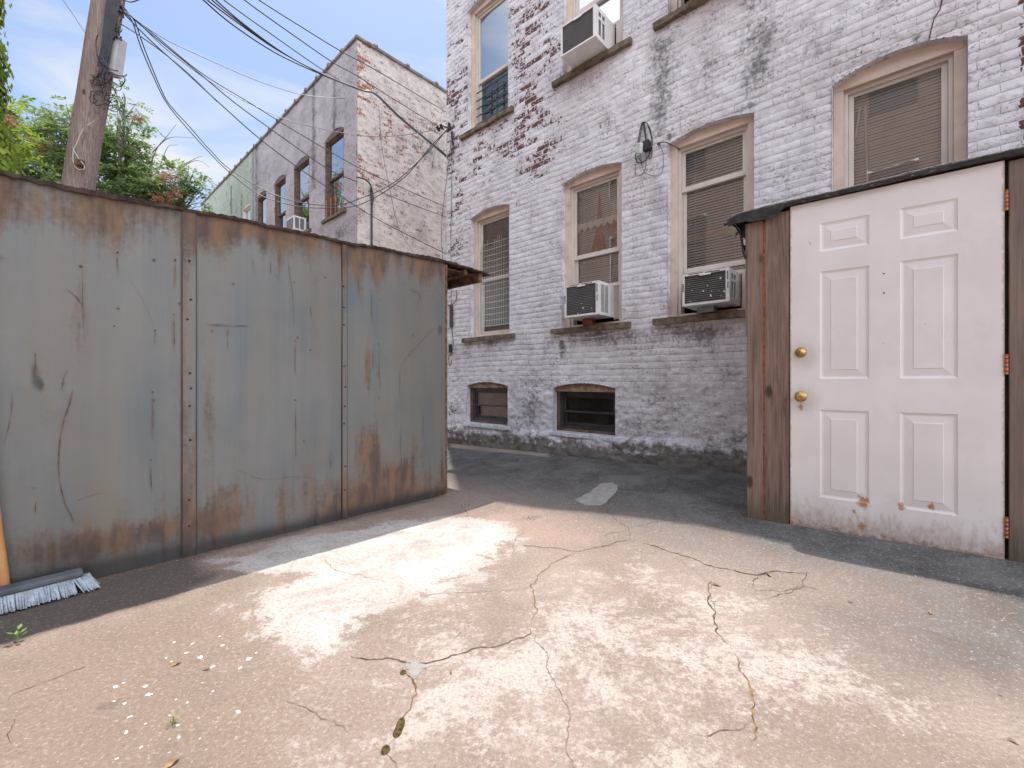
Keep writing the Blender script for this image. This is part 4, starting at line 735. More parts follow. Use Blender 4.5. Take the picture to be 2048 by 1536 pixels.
def strip(t0, t1, x0, x1, name='seam_strip'):
    zz = np.linspace(-.02, 1, 90); prof = [(x0, -t0), (x1, -t0-.001), (x1, -t1+.001), (x0, -t1)]
    Zr = np.where(zz < 0, -.02, zz*(roofz(t0)-.004)); V3 = np.array([(p[0], p[1], z) for z in Zr for p in prof]); at = shed_attr(np.array([-p[1] for z in Zr for p in prof]), V3[:, 2])
    at['rust'] = at['rust'] + .30; at['dark'] = at['dark'] - .15 
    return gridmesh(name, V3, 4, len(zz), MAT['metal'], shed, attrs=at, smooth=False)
strip(1.737, 1.797, -.01, .013); strip(.868, .901, -.01, .012); strip(2.66, 2.70, -.01, .012)
for t in (1.7985, 1.733, .9025, .866, 2.7015):
    mb = MB(); mb.box(-.004, .0085, -t-.0022, -t+.0022, 0, roofz(t)-.01); mb.build('seam_shadow_line', MAT['greyframe'], shed)  # dark bars for the groove, painting the strip's shadow line
mb = MB()
for t, x in ((.888, .013), (1.768, .014)):
    for z in (.20, .35, .62, .78, .9, 1.05, 1.30, 1.42, 1.66): mb = MB(); mb.lathe([(.0065, 0), (.006, .003), (.002, .0045), (0, .0045)], Matrix.Translation((x-.001, -t+random.uniform(-.008, .008), z+random.uniform(-.05, .05))) @ Matrix.Rotation(math.pi/2, 4, 'Y'), 8); mb.build('bolt', MAT['darkrust'], shed)
mb = MB()
for t, z in [onplane(px, py, OS, -D) for px, py in ((235,505),(236,617),(350,520),(308,520),(347,629),(310,661),(305,784),(307,800),(302,920),(590,800),(589,681),(587,565),(300,1045),(595,956),(758,600),(756,688),(757,795),(742,580),(650,555),(161,533),(552,553),(620,700),(745,640),(228,652))]:
    k_ = random.uniform(.5, 1); mb = MB(); mb.lathe([(.0068*k_, 0), (.005*k_, .003), (0, .0035)], Matrix.Translation((.006, -t, z)) @ Matrix.Rotation(math.pi/2, 4, 'Y'), 8); mb.build('screw_head', MAT['rust'], shed)
mb = MB()
rust_runs = []
def scratch(pxs, w):
    q = crom([(lambda u: (.0, -u[0], u[1]))(onplane(px, py, OS, -D)) for px, py in pxs], 6); n = len(q); vs = []; fs = []
    for i, p in enumerate(q):
        t = (q[min(i+1, n-1)]-q[max(i-1, 0)]).normalized(); nn = Vector((0, -t.z, t.y)); ww = w*random.uniform(.3, 1)*min(1, min(i, n-1-i)/3+.1)
        for sg in (1, -1): v = p+nn*ww*sg; vs.append((.012, v.y, v.z))
    mb = MB(); mb.add(vs, [(2*i, 2*i+1, 2*i+3, 2*i+2) for i in range(n-1)]); mb.build('rust_scratch', MAT['rust'], shed)
for pxs, w in (([(145,780),(138,810),(125,850),(118,900),(118,950),(128,1000),(142,1030),(148,1045)], .006), ([(136,738),(128,755),(122,785)], .004), ([(24,780),(22,830),(8,890)], .003), ([(574,510),(580,560),(585,600),(588,660)], .0035), ([(872,650),(840,685),(812,715),(798,735)], .004), ([(422,650),(460,652),(505,652)], .004), ([(455,935),(490,945),(525,958),(600,953),(660,965)], .002), ([(130,575),(150,592),(166,612)], .003), ([(810,580),(830,583),(840,595),(832,610)], .005), ([(150,1003),(175,992),(215,982)], .003), ([(55,975),(80,975)], .003), ([(72,1000),(70,1030)], .004), ([(630,510),(620,540),(630,565),(618,570)], .0015), ([(420,860),(420,880)], .003), ([(500,510),(506,530),(512,560)], .0015), ([(260,560),(285,600),(310,655)], .0015)): scratch(pxs, w*.5)
for px, py, ln_ in ((235,508,40),(350,522,55),(347,632,70),(310,664,25),(305,790,90),(302,925,60),(590,803,120),(589,684,70),(742,583,60),(372,480,40),(374,760,55),(374,900,60),(690,720,70),(600,1045,30),(745,700,40),(758,690,90),(798,738,60),(540,520,30),(620,612,25),(455,655,45),(165,540,120),(70,700,60),(660,900,40),(845,820,60),(800,860,50),(372,1010,50),(692,990,50)):
    scratch([(px, py), (px+random.uniform(-1, 1), py+ln_*.5), (px+random.uniform(-2, 2), py+ln_)], .0022)
# frame, other walls, roof with the far eave
mb = MB(); mb.box(-.035, .004, .0005, .022, 0, 1.94); mb.build('corner_post', MAT['rust'], shed)
mb = MB(); mb.box(-2.1, -.036, 0.0, .02, 0, 1.93); mb.box(-2.12, -2.1, -3.62, .02, 0, 1.8); mb.box(-2.1, -.02, -3.64, -3.62, 0, 1.78); mb.build('back_wall', MAT['darkrust'], shed)
ts = np.arange(-.50, 3.7, .02); vs = []; fs = []
for i, t in enumerate(ts):
    z = roofz(max(t, 0)) - (.03*max(0, -t)) + .004*random.uniform(-1, 1); e = .022+.006*random.uniform(-1, 1); dr = max(0, -t-.44)*.25; hang = .004+.005*random.random()+.010*max(0, math.sin(t*3.3+1))**6
    vs += [(e, -t, z-hang-dr), (e+.003, -t, z+.009-dr), (-1.1, -t, z+.03), (-2.2, -t, z+.01), (-2.2, -t, z-.01), (-1.1, -t, z+.010), (e-.006, -t, z-.002-dr)]
n = 7
for i in range(len(ts)-1):
    for k in range(n): fs.append((i*n+k, i*n+(k+1) % n, (i+1)*n+(k+1) % n, (i+1)*n+k))
fs += [tuple(range(n-1, -1, -1)), tuple((len(ts)-1)*n+k for k in range(n))]
mb = MB(); mb.add(vs, fs); mb.build('roof', MAT['darkrust'], shed)
mb = MB(); mb.box(-2.1, .0, .385, .435, 1.862, 1.945); mb.box(-.3, -.02, .23, .27, 1.90, 1.95); mb.box(-2.05, -.05, .03, .38, 1.925, 1.936); mb.build('eave_beam', MAT['rust'], shed, .008)

# ================================================================= TIMBER SHED WITH WHITE DOOR
tsd = empty('timber_shed', OD, DYAW, 'low timber lean-to shed with a white six-panel door against the facade', 'shed')
def board(x0, x1, z0, z1, mat, y0=0, th=.022, name='board'):
    mb = MB(); n = 16; vs = []
    for i in range(n+1):
        z = z0+(z1-z0)*i/n; a = x0+random.uniform(-.0012, .0012); b = x1+random.uniform(-.0012, .0012); vs += [(a, y0+.002, z), (a+.002, y0, z), (b-.002, y0, z), (b, y0+.002, z), (b, y0+th, z), (a, y0+th, z)]
    fs = [(i*6+k, i*6+(k+1) % 6, (i+1)*6+(k+1) % 6, (i+1)*6+k) for i in range(n) for k in range(6)] + [tuple(range(5, -1, -1)), tuple(n*6+k for k in range(6))]
    mb.add(vs, fs); return mb.build(name, MAT[mat], tsd)
board(.0, .091, .04, 2.0, 'wood'); board(.105, .238, .035, 2.03, 'wood2'); board(1.163, 1.30, .02, 2.04, 'woodgrey'); board(1.304, 1.45, .02, 2.04, 'wood2'); board(1.454, 1.60, .02, 2.04, 'wood')
mb = MB(); mb.box(.085, .112, .012, .022, .04, 2.0); mb.build('rust_strip', MAT['copper'], tsd)
mb = MB()
for i in range(8): mb.box(.0, .02, .024+i*.13, .150+i*.13, .04, 2.0)
mb.box(1.58, 1.6, .024, 1.0, 0, 2.0); mb.build('side_wall', MAT['wood2'], tsd)
mb = MB(); mb.box(-.011, -.001, .004, .13, 1.256, 2.0); mb.build('corner_trim', MAT['woodgrey'], tsd)
mb = MB(); mb.box(.03, 1.57, .2, .22, 0, 2.0); mb.box(1.148, 1.162, .03, .06, .0, 2.04); mb.build('light_stop', MAT['dark'], tsd)  # added dark sheet, stops light behind the boards and door
mb = MB(); n = 12; vs = []
for i in range(n+1):
    x = -.006+.246*i/n; j = random.uniform(-.006, .006); vs += [(x, -.012+j, -.03), (x, -.010+j, .024), (x, .0, .034), (x, .1, .035), (x, .1, -.03)]
mb.add(vs, [(i*5+k, (i+1)*5+k, (i+1)*5+(k+1) % 5, i*5+(k+1) % 5) for i in range(n) for k in range(5)] + [(0, 1, 2, 3, 4), tuple(n*5+k for k in (4, 3, 2, 1, 0))]); mb.build('footing', MAT['concrete'], tsd)
# door
X0, X1, Z0, Z1 = .2435, 1.147, .018, 2.048
cols = [(.397, .627), (.760, .985)]; rows = [(.258, .785), (.972, 1.618), (1.738, 1.908)]
xc = [X0] + [v for c_ in cols for v in c_] + [X1]; zc_ = [Z0] + [v for r_ in rows for v in r_] + [Z1]
mb = MB(); yf = -.004
for i in range(5):
    for j in range(7):
        x0, x1, z0, z1 = xc[i], xc[i+1], zc_[j], zc_[j+1]
        if i % 2 and j % 2:
            rings = [(0, 0), (.004, .003), (.012, .0062), (.018, .0065), (.052, .002), (.055, -.0003)]; vs = []
            for ins, dy in rings: vs += [(x0+ins, yf+dy, z0+ins), (x1-ins, yf+dy, z0+ins), (x1-ins, yf+dy, z1-ins), (x0+ins, yf+dy, z1-ins)]
            fs = [(4*k+q, 4*k+(q+1) % 4, 4*k+4+(q+1) % 4, 4*k+4+q) for k in range(5) for q in range(4)] + [(20, 21, 22, 23)]
            mb.add(vs, fs)
        else: mb.add([(x0, yf, z0), (x1, yf, z0), (x1, yf, z1), (x0, yf, z1)], [(0, 1, 2, 3)])
mb.add([(X0, yf, Z0), (X1, yf, Z0), (X1, yf, Z1), (X0, yf, Z1), (X0, .04, Z0), (X1, .04, Z0), (X1, .04, Z1), (X0, .04, Z1)], [(0, 4, 5, 1), (1, 5, 6, 2), (2, 6, 7, 3), (3, 7, 4, 0), (4, 7, 6, 5)])
door = mb.build('door', MAT['door'], tsd)
Mk = lambda x, z, y=-.004: Matrix.Translation((x, y, z)) @ Matrix.Rotation(math.pi/2, 4, 'X')
mb = MB(); mb.lathe([(0, .0), (.032, .0), (.033, .003), (.028, .008), (.012, .012), (.011, .028), (.020, .034), (.025, .043), (.024, .052), (.014, .058), (0, .059)], Mk(.300, .862), 24); mb.build('door_knob', MAT['brass'], door)
mb = MB(); mb.lathe([(0, .0), (.030, .0), (.031, .004), (.024, .013), (.017, .016), (.016, .020), (0, .021)], Mk(.300, 1.135), 24); mb.box(.2965, .3035, -.027, -.0245, 1.128, 1.142); mb.build('deadbolt', MAT['brass'], door)
for z in (1.85, 1.04, .235):
    mb = MB()
    for k in range(5): mb.tube([(1.153, -.006, z-.05+k*.0205), (1.153, -.006, z-.05+k*.0205+.019)], .0068, 8)
    mb.box(1.148, 1.161, .000, .003, z-.05, z+.05); mb.build('hinge', MAT['copper'], door)
mb = MB()
for x, z, r in ((.692, 1.560, .0045), (.692, 1.452, .0045), (.348, 1.80, .003), (.352, 1.79, .002), (.342, 1.81, .002), (.690, 1.17, .002), (.860, 1.262, .002)):
    mb.lathe([(r, 0), (r*.7, .0008), (0, .001)], Mk(x, z, -.0045), 8)
mb.build('screw_hole', MAT['darkrust'], door)
mb = MB(); mb.box(X0+.01, X1, -.010, .04, .006, .016); mb.build('threshold', MAT['brownframe'], tsd)
# roofing
xs_ = np.arange(-.115, 1.75, .025); vs = []; fs = []; n = 7
for i, x in enumerate(xs_):
    z = 2.056 + .010*x + .003*math.sin(x*9) + .0015*random.uniform(-1, 1); o_ = -.030+.004*random.uniform(-1, 1)
    if x < -.05: z -= (-.05-x)*.35
    bk = 1.10
    vs += [(x, o_, z-.004), (x, o_-.004, z+.018), (x, o_+.010, z+.027), (x, .5, z+.05), (x, bk, z+.065), (x, bk, z+.03), (x, .0, z)]
for i in range(len(xs_)-1):
    for k in range(n): fs.append((i*n+k, i*n+(k+1) % n, (i+1)*n+(k+1) % n, (i+1)*n+k))
fs += [tuple(range(n-1, -1, -1)), tuple((len(xs_)-1)*n+k for k in range(n))]
mb = MB(); mb.add(vs, fs); mb.build('roof', MAT['shingle'], tsd)
mb = MB(); vs = []; fs = []; N_ = 50
for i in range(N_+1):
    x = -.108+1.8*i/N_; z = 2.053+.010*x - (max(0, -.05-x)*.35); low = (.045 if x < .215 else .006)+.006*random.uniform(-1, 1)+(.012*math.sin(x*14) if x < .215 else 0)
    vs += [(x, -.036, z+.014), (x, -.034+.006*random.random(), z-low), (x, -.028, z-low), (x, -.030, z+.014)]
for i in range(N_):
    for k in range(4): fs.append((i*4+k, i*4+(k+1) % 4, i*4+4+(k+1) % 4, i*4+4+k))
mb.add(vs, fs); mb.build('roof_felt_edge', MAT['tar'], tsd)
mb = MB(); vs = []; fs = []
prof = [(-.135, 2.02), (-.10, 2.03), (-.06, 2.0), (-.035, 1.95), (-.022, 1.88), (-.014, 1.82), (.0, 1.76)]
for j, y in enumerate((-.03, .05, .14, .25)):
    for i, (x, z) in enumerate(prof): vs.append((x-.02*j*(i < 6)+random.uniform(-.003, .003), y, z+.035*j*(i > 2)+(.004*j)))
for j in range(3):
    for i in range(len(prof)-1): fs.append((j*7+i, j*7+i+1, j*7+8+i, j*7+7+i))
mb.add(vs, fs, True); o = mb.build('torn_felt_flap', MAT['tar'], tsd); sm = o.modifiers.new('solid', 'SOLIDIFY'); sm.thickness = .004
mb = MB(); vs = [(v[0]-.010, v[1]+.02, v[2]-.01) for v in vs]; mb.add(vs, fs, True); o = mb.build('flap_underside', MAT['vinyl'], tsd)

# ================================================================= FAR BUILDINGS
def far_attr(S, Z):
    z = np.zeros_like(S)
    g = .28 + .45*np.exp(-((S+1.0-.08*(fbm(S*4, Z*.6, 3)-.5))/.08)**2)*(Z > 6.3)*(Z < 7.7) + .4*np.exp(-((S+2.1)/.12)**2)*(Z > 5.5) + .3*G(S, Z, -.6, 4.2, .5, .3) + .4*np.exp(-((S+6.1)/.15)**2) + .25*fbm(S*3, Z*.5, 3)
    return {'peel': z+.02+.12*np.exp(-((S+.3)/.4)**2), 'grime': g, 'moss': z, 'tan': z, 'flat': z+.1}
FO = [(-1.479, -.56, 4.63, 6.40, 6.50), (-3.26, -2.32, 4.63, 6.40, 6.50), (-4.60, -3.80, 4.63, 6.40, 6.50), (-6.0, -5.24, 4.63, 6.40, 6.50)]
farb = empty('brick_building', OF, YAW, 'grey and cream painted two-storey brick building beyond the alley', 'building')
xs = np.arange(-6.32, .001, .04); xs[-1] = 0; zs = np.arange(0, 8.0, .034)
brick_wall('wall', xs, zs, MAT['far_front'], farb, FO, far_attr, 1.5)
def side_attr(S, Z):
    z = np.zeros_like(S); pe = .17 + .45*np.exp(-((S)/.35)**2)*np.clip((Z-6.6)/.5, 0, 1) + .22*G(S, Z, .6, 6.2, .8, .8) + .18*G(S, Z, 1.6, 6.8, .8, .6) + .2*np.exp(-(S/.12)**2) + .16*G(S, Z, .5, 5.2, .4, .3) + .2*G(S, Z, 1.0, 4.4, .6, .2)
    g = .22 + .35*G(S, Z, 1.7, 6.4, .6, .6) + .35*G(S, Z, .35, 4.9, .15, .4) + .3*fbm(S*2, Z*.6, 3)*np.clip((Z-5)/2, 0, 1)
    return {'peel': pe, 'grime': g, 'moss': z, 'tan': z+.1, 'flat': z+.2}
ysd = np.arange(0, 11, .04)
brick_wall('wall', ysd, zs, MAT['far_side'], farb, [], side_attr, 1., place=lambda s, y, z: (.0-y+0*s, s, z))
FT = float(zs[-1])
mb = MB(); mb.box(-6.32, -.02, 10.9, 10.92, 0, FT); mb.build('wall', MAT['far_side'], farb)
mb = MB(); mb.box(-6.3, .04, -.04, .22, FT, FT+.05); mb.box(-.18, .045, .22, 10.9, FT, FT+.05); mb.box(-6.3, -.18, .3, 10.9, FT-.2, FT-.17)
x = -6.2
while x < 0: mb.lathe([(.0, .06), (.05, .05), (.06, 0), (.05, -.05), (0, -.06)], Matrix.Translation((x, .0, FT+.06)) @ Matrix.Rotation(math.pi/2, 4, 'X'), 10); x += .62
y_ = .4
while y_ < 10: mb.lathe([(.0, .06), (.05, .05), (.06, 0), (.05, -.05), (0, -.06)], Matrix.Translation((.0, y_, FT+.06)) @ Matrix.Rotation(math.pi/2, 4, 'Y'), 10); y_ += .8
mb.build('coping', MAT['coping'], farb)
for k, o in enumerate(FO):
    w, a, b, c, d, y = window(o, [(5.50, 6.36, 0), (4.67, 5.54, 1)], None, farb, .035, 'brownframe', 'brownframe', glass='glass_far', upper='glass_far', sillx=.1, dep=.05)
    if k == 0:
        mb = MB()
        for s in (a+.08, a+.3, a+.52): mb.box(s-.01, s+.01, -.03, -.01, 4.63, 5.05)
        mb.build('iron_bar', MAT['copper'], w)
r = empty('air_conditioner', OF + W*(-2.86) + D*(-.25) + Vector((0, 0, 4.64)), YAW, 'small white air conditioner in the grey brick building beyond the shed', 'air conditioner')
mb = MB(); mb.box(-.24, .24, 0, .3, 0, .34); mb.build('casing', MAT['white'], r, .006)
mb = MB(); mb.box(-.21, .21, -.004, .02, .03, .30); mb.box(.236, .244, .03, .12, .04, .3); mb.box(.236, .244, .15, .24, .04, .3); mb.build('grille', MAT['fin'], r)
def green_attr(S, Z):
    z = np.zeros_like(S); g = .26 + .5*np.exp(-((S+8.6)/.1)**2)*(Z > 6.6)*(Z < 7.6) + .4*np.exp(-((S+6.4)/.12)**2) + .35*np.exp(-((S+7.5)/.12)**2)*(Z < 7)*(Z > 6) + .3*fbm(S*2, Z*.4, 3)
    return {'peel': z, 'grime': g, 'moss': z, 'tan': z, 'flat': z+.95}
grn = empty('green_building', OF, YAW, 'pale green stucco building at the far end of the row', 'building')
GO = [(-7.41, -6.62, 4.63, 6.45, 6.5), (-9.3, -8.5, 4.63, 6.1, 6.15)]
xs = np.arange(-12.6, -6.32, .05); xs[-1] = -6.325
brick_wall('wall', xs, zs, MAT['green_wall'], grn, GO, green_attr, .5)
for o in GO: window(o, [(5.50, o[3]-.04, 0), (4.67, 5.54, 1)], None, grn, .04, 'vinyl', 'white', glass='glass_far', upper='glass_far', dep=.05)
mb = MB(); mb.box(-12.6, -6.34, -.04, 10, FT, FT+.05)
x = -12.4
while x < -6.4: mb.lathe([(.0, .06), (.05, .05), (.06, 0), (.05, -.05), (0, -.06)], Matrix.Translation((x, .0, FT+.06)) @ Matrix.Rotation(math.pi/2, 4, 'X'), 10); x += .62
mb.build('coping', MAT['coping'], grn)
mb = MB(); mb.box(-12.6, -12.58, .02, 10, 0, FT); mb.box(-12.58, -6.34, 9.98, 10, 0, FT); mb.build('wall', MAT['green_wall'], grn)
# conduit and cable bracket on the far building
cb = empty('cable_bracket', OF + D*.31 + Vector((0, 0, 3.7)), YAW, 'black cable drop and bracket on the side of the far brick building', 'bracket')
mb = MB(); mb.tube([(.03, 0, 0), (.03, .0, 1.1), (.04, -.02, 1.3)], .02, 6); mb.tube(crom([(.05, -.35, 1.42), (.12, -.2, 1.40), (.08, -.05, 1.34), (.05, .02, 1.1), (.1, -.03, .95), (.06, 0, 1.25)], 6), .016, 5); mb.build('conduit', MAT['wire'], cb)
# building across the yard, seen only as bounce light and in the panes
opp = empty('brick_building', OM + W*2 - D*10.5, YAW+math.pi, 'pale brick building across the yard, reflected in the window panes', 'building')
xs = np.arange(-14, 14.01, .2); zo = np.arange(0, 10.2, .2)
def oa(S, Z): z = np.zeros_like(S); return {'peel': z+.1, 'grime': z, 'moss': z, 'tan': z, 'flat': z}
OO = [(x, x+1., z, z+1.7, z+1.76) for x in (-11, -8.5, -6, -3.4, -.8, 1.8, 4.4, 7, 9.6) for z in (1.4, 4.8, 8.)]
brick_wall('wall', xs, zo, MAT['brick'], opp, OO, oa, .5)
for s0, s1, z0, za, zc in OO:
    mb = MB(); mb.box(s0, s0+.07, .05, .1, z0, za); mb.box(s1-.07, s1, .05, .1, z0, za); mb.box(s0+.07, s1-.07, .05, .1, za-.05, zc); mb.box(s0+.07, s1-.07, .05, .1, z0, z0+.06); mb.box(s0+.07, s1-.07, .05, .1, z0+.8, z0+.86); w = mb.build('window', MAT['brownframe'], opp)
    mb = MB(); mb.box(s0+.07, s1-.07, .09, .095, z0+.06, za-.05); mb.build('glass', MAT['glass'], w); room(w, s0, s1, z0, zc, .1, .5)

# ================================================================= POLE
PB = pt(157, 372, 5.5); PT = pt(217, 0, 5.5); ax = (PT-PB).normalized(); foot = PB - ax*(PB.z/ax.z); tip = PB + ax*((7.9-PB.z)/ax.z)
pole = empty('utility_pole', foot, 0, 'leaning weathered wooden utility pole draped with cables behind the metal shed', 'utility pole')
q = lambda p: Vector(p)-foot
mb = MB(); n = 30; pts = [foot.lerp(tip, i/n) for i in range(n+1)]; mb.tube([q(p) + Vector((random.uniform(-.004, .004), 0, 0)) for p in pts], [.160-.012*i/n for i in range(n+1)], 20); mb.build('shaft', MAT['polewood'], pole)
mb = MB()
for k in range(16):
    ox = .015+.0085*k+random.uniform(-.004, .004); oy = -.15+.004*k; P = []
    for i in range(14): t = i/13; b = PB.lerp(PT, .42+.9*t + random.uniform(-.004, .004)); P.append(q(b) + Vector((ox*(.65+.35*t) + .012*math.sin(i*1.7+k), oy, 0)))
    P = crom([q(pt(216+k*1.75+random.uniform(-1, 1), -14, 5.325)), q(pt(209+k*1.55, 40, 5.325)), q(pt(204+k*1.25+random.uniform(-1, 1), 90, 5.325)), q(pt(196+k*1.15+random.uniform(-2, 2), 130+random.uniform(-10, 30), 5.325))], 6)
    mb.tube(P, .008, 5)
mb.build('cable_bundle', MAT['wire'], pole)
mb = MB(); c = q(pt(228, 112, 5.42)); Mx = Matrix.Translation(c) @ Matrix.Rotation(math.radians(8), 4, 'Y'); mb.box(-.02, .085, -.06, .06, -.24, .22, Mx); mb.build('cable_box', MAT['meter'], pole, .004)
mb = MB()
for k in range(26):
    c = pt(random.uniform(188, 228), random.uniform(150, 212), 5.35); P = []; a0 = random.uniform(0, 6); rr = random.uniform(.02, .07)
    for i in range(9): a = a0+i*.55; P.append(q(c) + Vector((math.cos(a)*rr*(1+.1*i), random.uniform(-.03, .03), math.sin(a)*rr*1.3)))
    mb.tube(crom(P, 2), .0045, 4)
for k in range(20):
    c = pt(random.uniform(226, 242), random.uniform(2, 75), 5.35); P = []; a0 = random.uniform(0, 6); rr = random.uniform(.02, .05)
    for i in range(8): a = a0+i*.6; P.append(q(c) + Vector((math.cos(a)*rr, random.uniform(-.03, .03), math.sin(a)*rr*1.6)))
    mb.tube(crom(P, 2), .006, 4)
mb.tube(crom([q(pt(*p, 5.3)) for p in ((218,140),(232,150),(250,152),(253,148))], 4), .006, 5); mb.tube(crom([q(pt(*p, 5.3)) for p in ((228,165),(240,173),(248,165),(250,158),(246,153))], 4), .007, 5); mb.tube(crom([q(pt(*p, 5.3)) for p in ((196,70),(192,85),(196,115),(210,130),(225,140),(236,142))], 4), .007, 5)
mb.build('cable_tangle', MAT['wire'], pole)
mb = MB(); mb.tube(crom([q(pt(*p, 5.32)) for p in ((168,255),(160,270),(152,290),(147,300),(146,320),(150,332),(158,339),(168,338),(168,330),(158,318),(150,305),(146,296))], 5), .005, 5); mb.tube([q(pt(175, 250, 5.32)), q(pt(197, 237, 5.3))], .005, 5); mb.build('loose_cord', MAT['vinyl'], pole)
mb = MB(); c = q(pt(161, 327, 5.35)); mb.box(-.035, .035, -.04, .03, -.04, .04, Matrix.Translation(c)); mb.build('iron_plate', MAT['rust'], pole, .006)

# ================================================================= WIRES
def wire(pix, za, zb, r, label, group=None, mat='wire', zm=None):
    n = len(pix); L_ = [0]
    for a, b in zip(pix, pix[1:]): L_.append(L_[-1]+math.hypot(b[0]-a[0], b[1]-a[1]))
    P = []
    for p, l in zip(pix, L_):
        t = l/L_[-1]; Yd = 1/((1-t)/za + t/zb) if zm is None else (1-t)**2*za + 2*t*(1-t)*zm + t*t*zb; P.append(pt(p[0], p[1], Yd))
    e = P[-1].copy(); mb = MB(); mb.tube([p-e for p in crom(P, 10)], r, 5); o = mb.build('overhead_wire', MAT[mat]); o.location = e; return tag(o, label, 'overhead wire', group)
for k, (dx, dy) in enumerate(((0, 0), (8, -1), (17, 0), (-6, 2))):
    g = max(0, 1)
    wire([(380+dx, -35+dy), (415+dx, dy), (475+dx*.8, 45+dy+2*k), (560+dx*.5, 103+2*k), (650, 149+k), (720, 178+k*.6), (752, 188+k*.8), (800, 233+k*1.2), (850, 275+k), (892, 309+k*1.6)], 4.2, 9.4, .008, 'black cable in the tight bundle sweeping to the far building', 'cables of the tight bundle')
wire([(410, -38), (448, 0), (545, 70), (649, 142), (713, 178), (752, 187)], 4.4, 8.8, .007, 'black wire just above the tight bundle, joining it at the far building')
wire([(450, -35), (489, 0), (575, 62), (666, 125), (713, 151), (790, 200), (892, 262)], 4.4, 9.4, .007, 'thin wire passing in front of the far building between the bundle and the topmost wire')
wire([(478, -30), (518, 0), (600, 52), (683, 103), (760, 145), (892, 224)], 4.4, 9.6, .007, 'topmost thin wire crossing in front of the far roof corner')
wire([(244, 10), (270, 38), (330, 78), (410, 116), (496, 154), (560, 177), (615, 191), (694, 198)], 5.35, 9.3, .006, 'pale twisted wire ending high on the far building wall', None, 'wiregrey')
wire([(244, 14), (290, 58), (342, 106), (444, 178), (564, 236), (640, 257), (713, 270), (765, 273), (823, 268), (893, 255)], 5.35, 6.76, .006, 'grey wire sagging from the pole to the facade bracket', None, 'wiregrey', 8.2)
wire([(243, 22), (300, 80), (370, 143), (433, 201), (520, 278), (600, 338), (661, 379), (742, 431), (820, 472), (892, 508)], 5.35, 9.8, .008, 'black wire from the pole, lowest of those crossing the cream wall')
wire([(243, 16), (300, 66), (400, 148), (470, 206), (547, 262), (654, 337), (700, 358), (732, 369)], 5.35, 9.2, .008, 'black wire from the pole to the bracket on the far building')
wire([(734, 370), (800, 400), (892, 434)], 9.3, 9.9, .007, 'short black wire leaving the far bracket towards the alley')
wire([(243, 18), (300, 62), (400, 144), (500, 206), (605, 271), (713, 333), (800, 374), (892, 414)], 5.35, 9.8, .007, 'black wire from the pole crossing the cream wall above the far bracket')
wire([(236, 44), (258, 58), (280, 72), (330, 108), (380, 150), (434, 203)], 5.3, 6.6, .008, 'silvery thick cable end below the other wires at the pole', None, 'wiregrey')
wire([(246, 22), (268, 40), (290, 100), (328, 191), (350, 222), (376, 250), (420, 300), (465, 342), (563, 395), (661, 411), (726, 395), (791, 363), (856, 304), (893, 260)], 5.35, 6.76, .007, 'deeply sagging black wire from the pole to the facade bracket, upper of two', None, 'wire', 7.6)
wire([(246, 24), (264, 42), (284, 100), (322, 186), (345, 222), (372, 254), (410, 296), (458, 344), (520, 390), (592, 412), (661, 416), (726, 407), (807, 356), (866, 288), (893, 262)], 5.35, 6.76, .007, 'deeply sagging black wire from the pole to the facade bracket, lower of two', None, 'wire', 7.4)
wire([(90, -30), (125, 0), (170, 65), (222, 140)], 4.6, 5.3, .003, 'very thin pale wire reaching the pole from the upper left', None, 'wiregrey')
wire([(246, 0), (262, 4), (280, -2), (300, -14)], 5.3, 5.0, .006, 'short wire loop at the top of the pole', None)
wire([(757, 210), (765, 300), (780, 380), (800, 460), (850, 540)], 9.1, 9.9, .004, 'thin slack line hanging down the cream side wall')

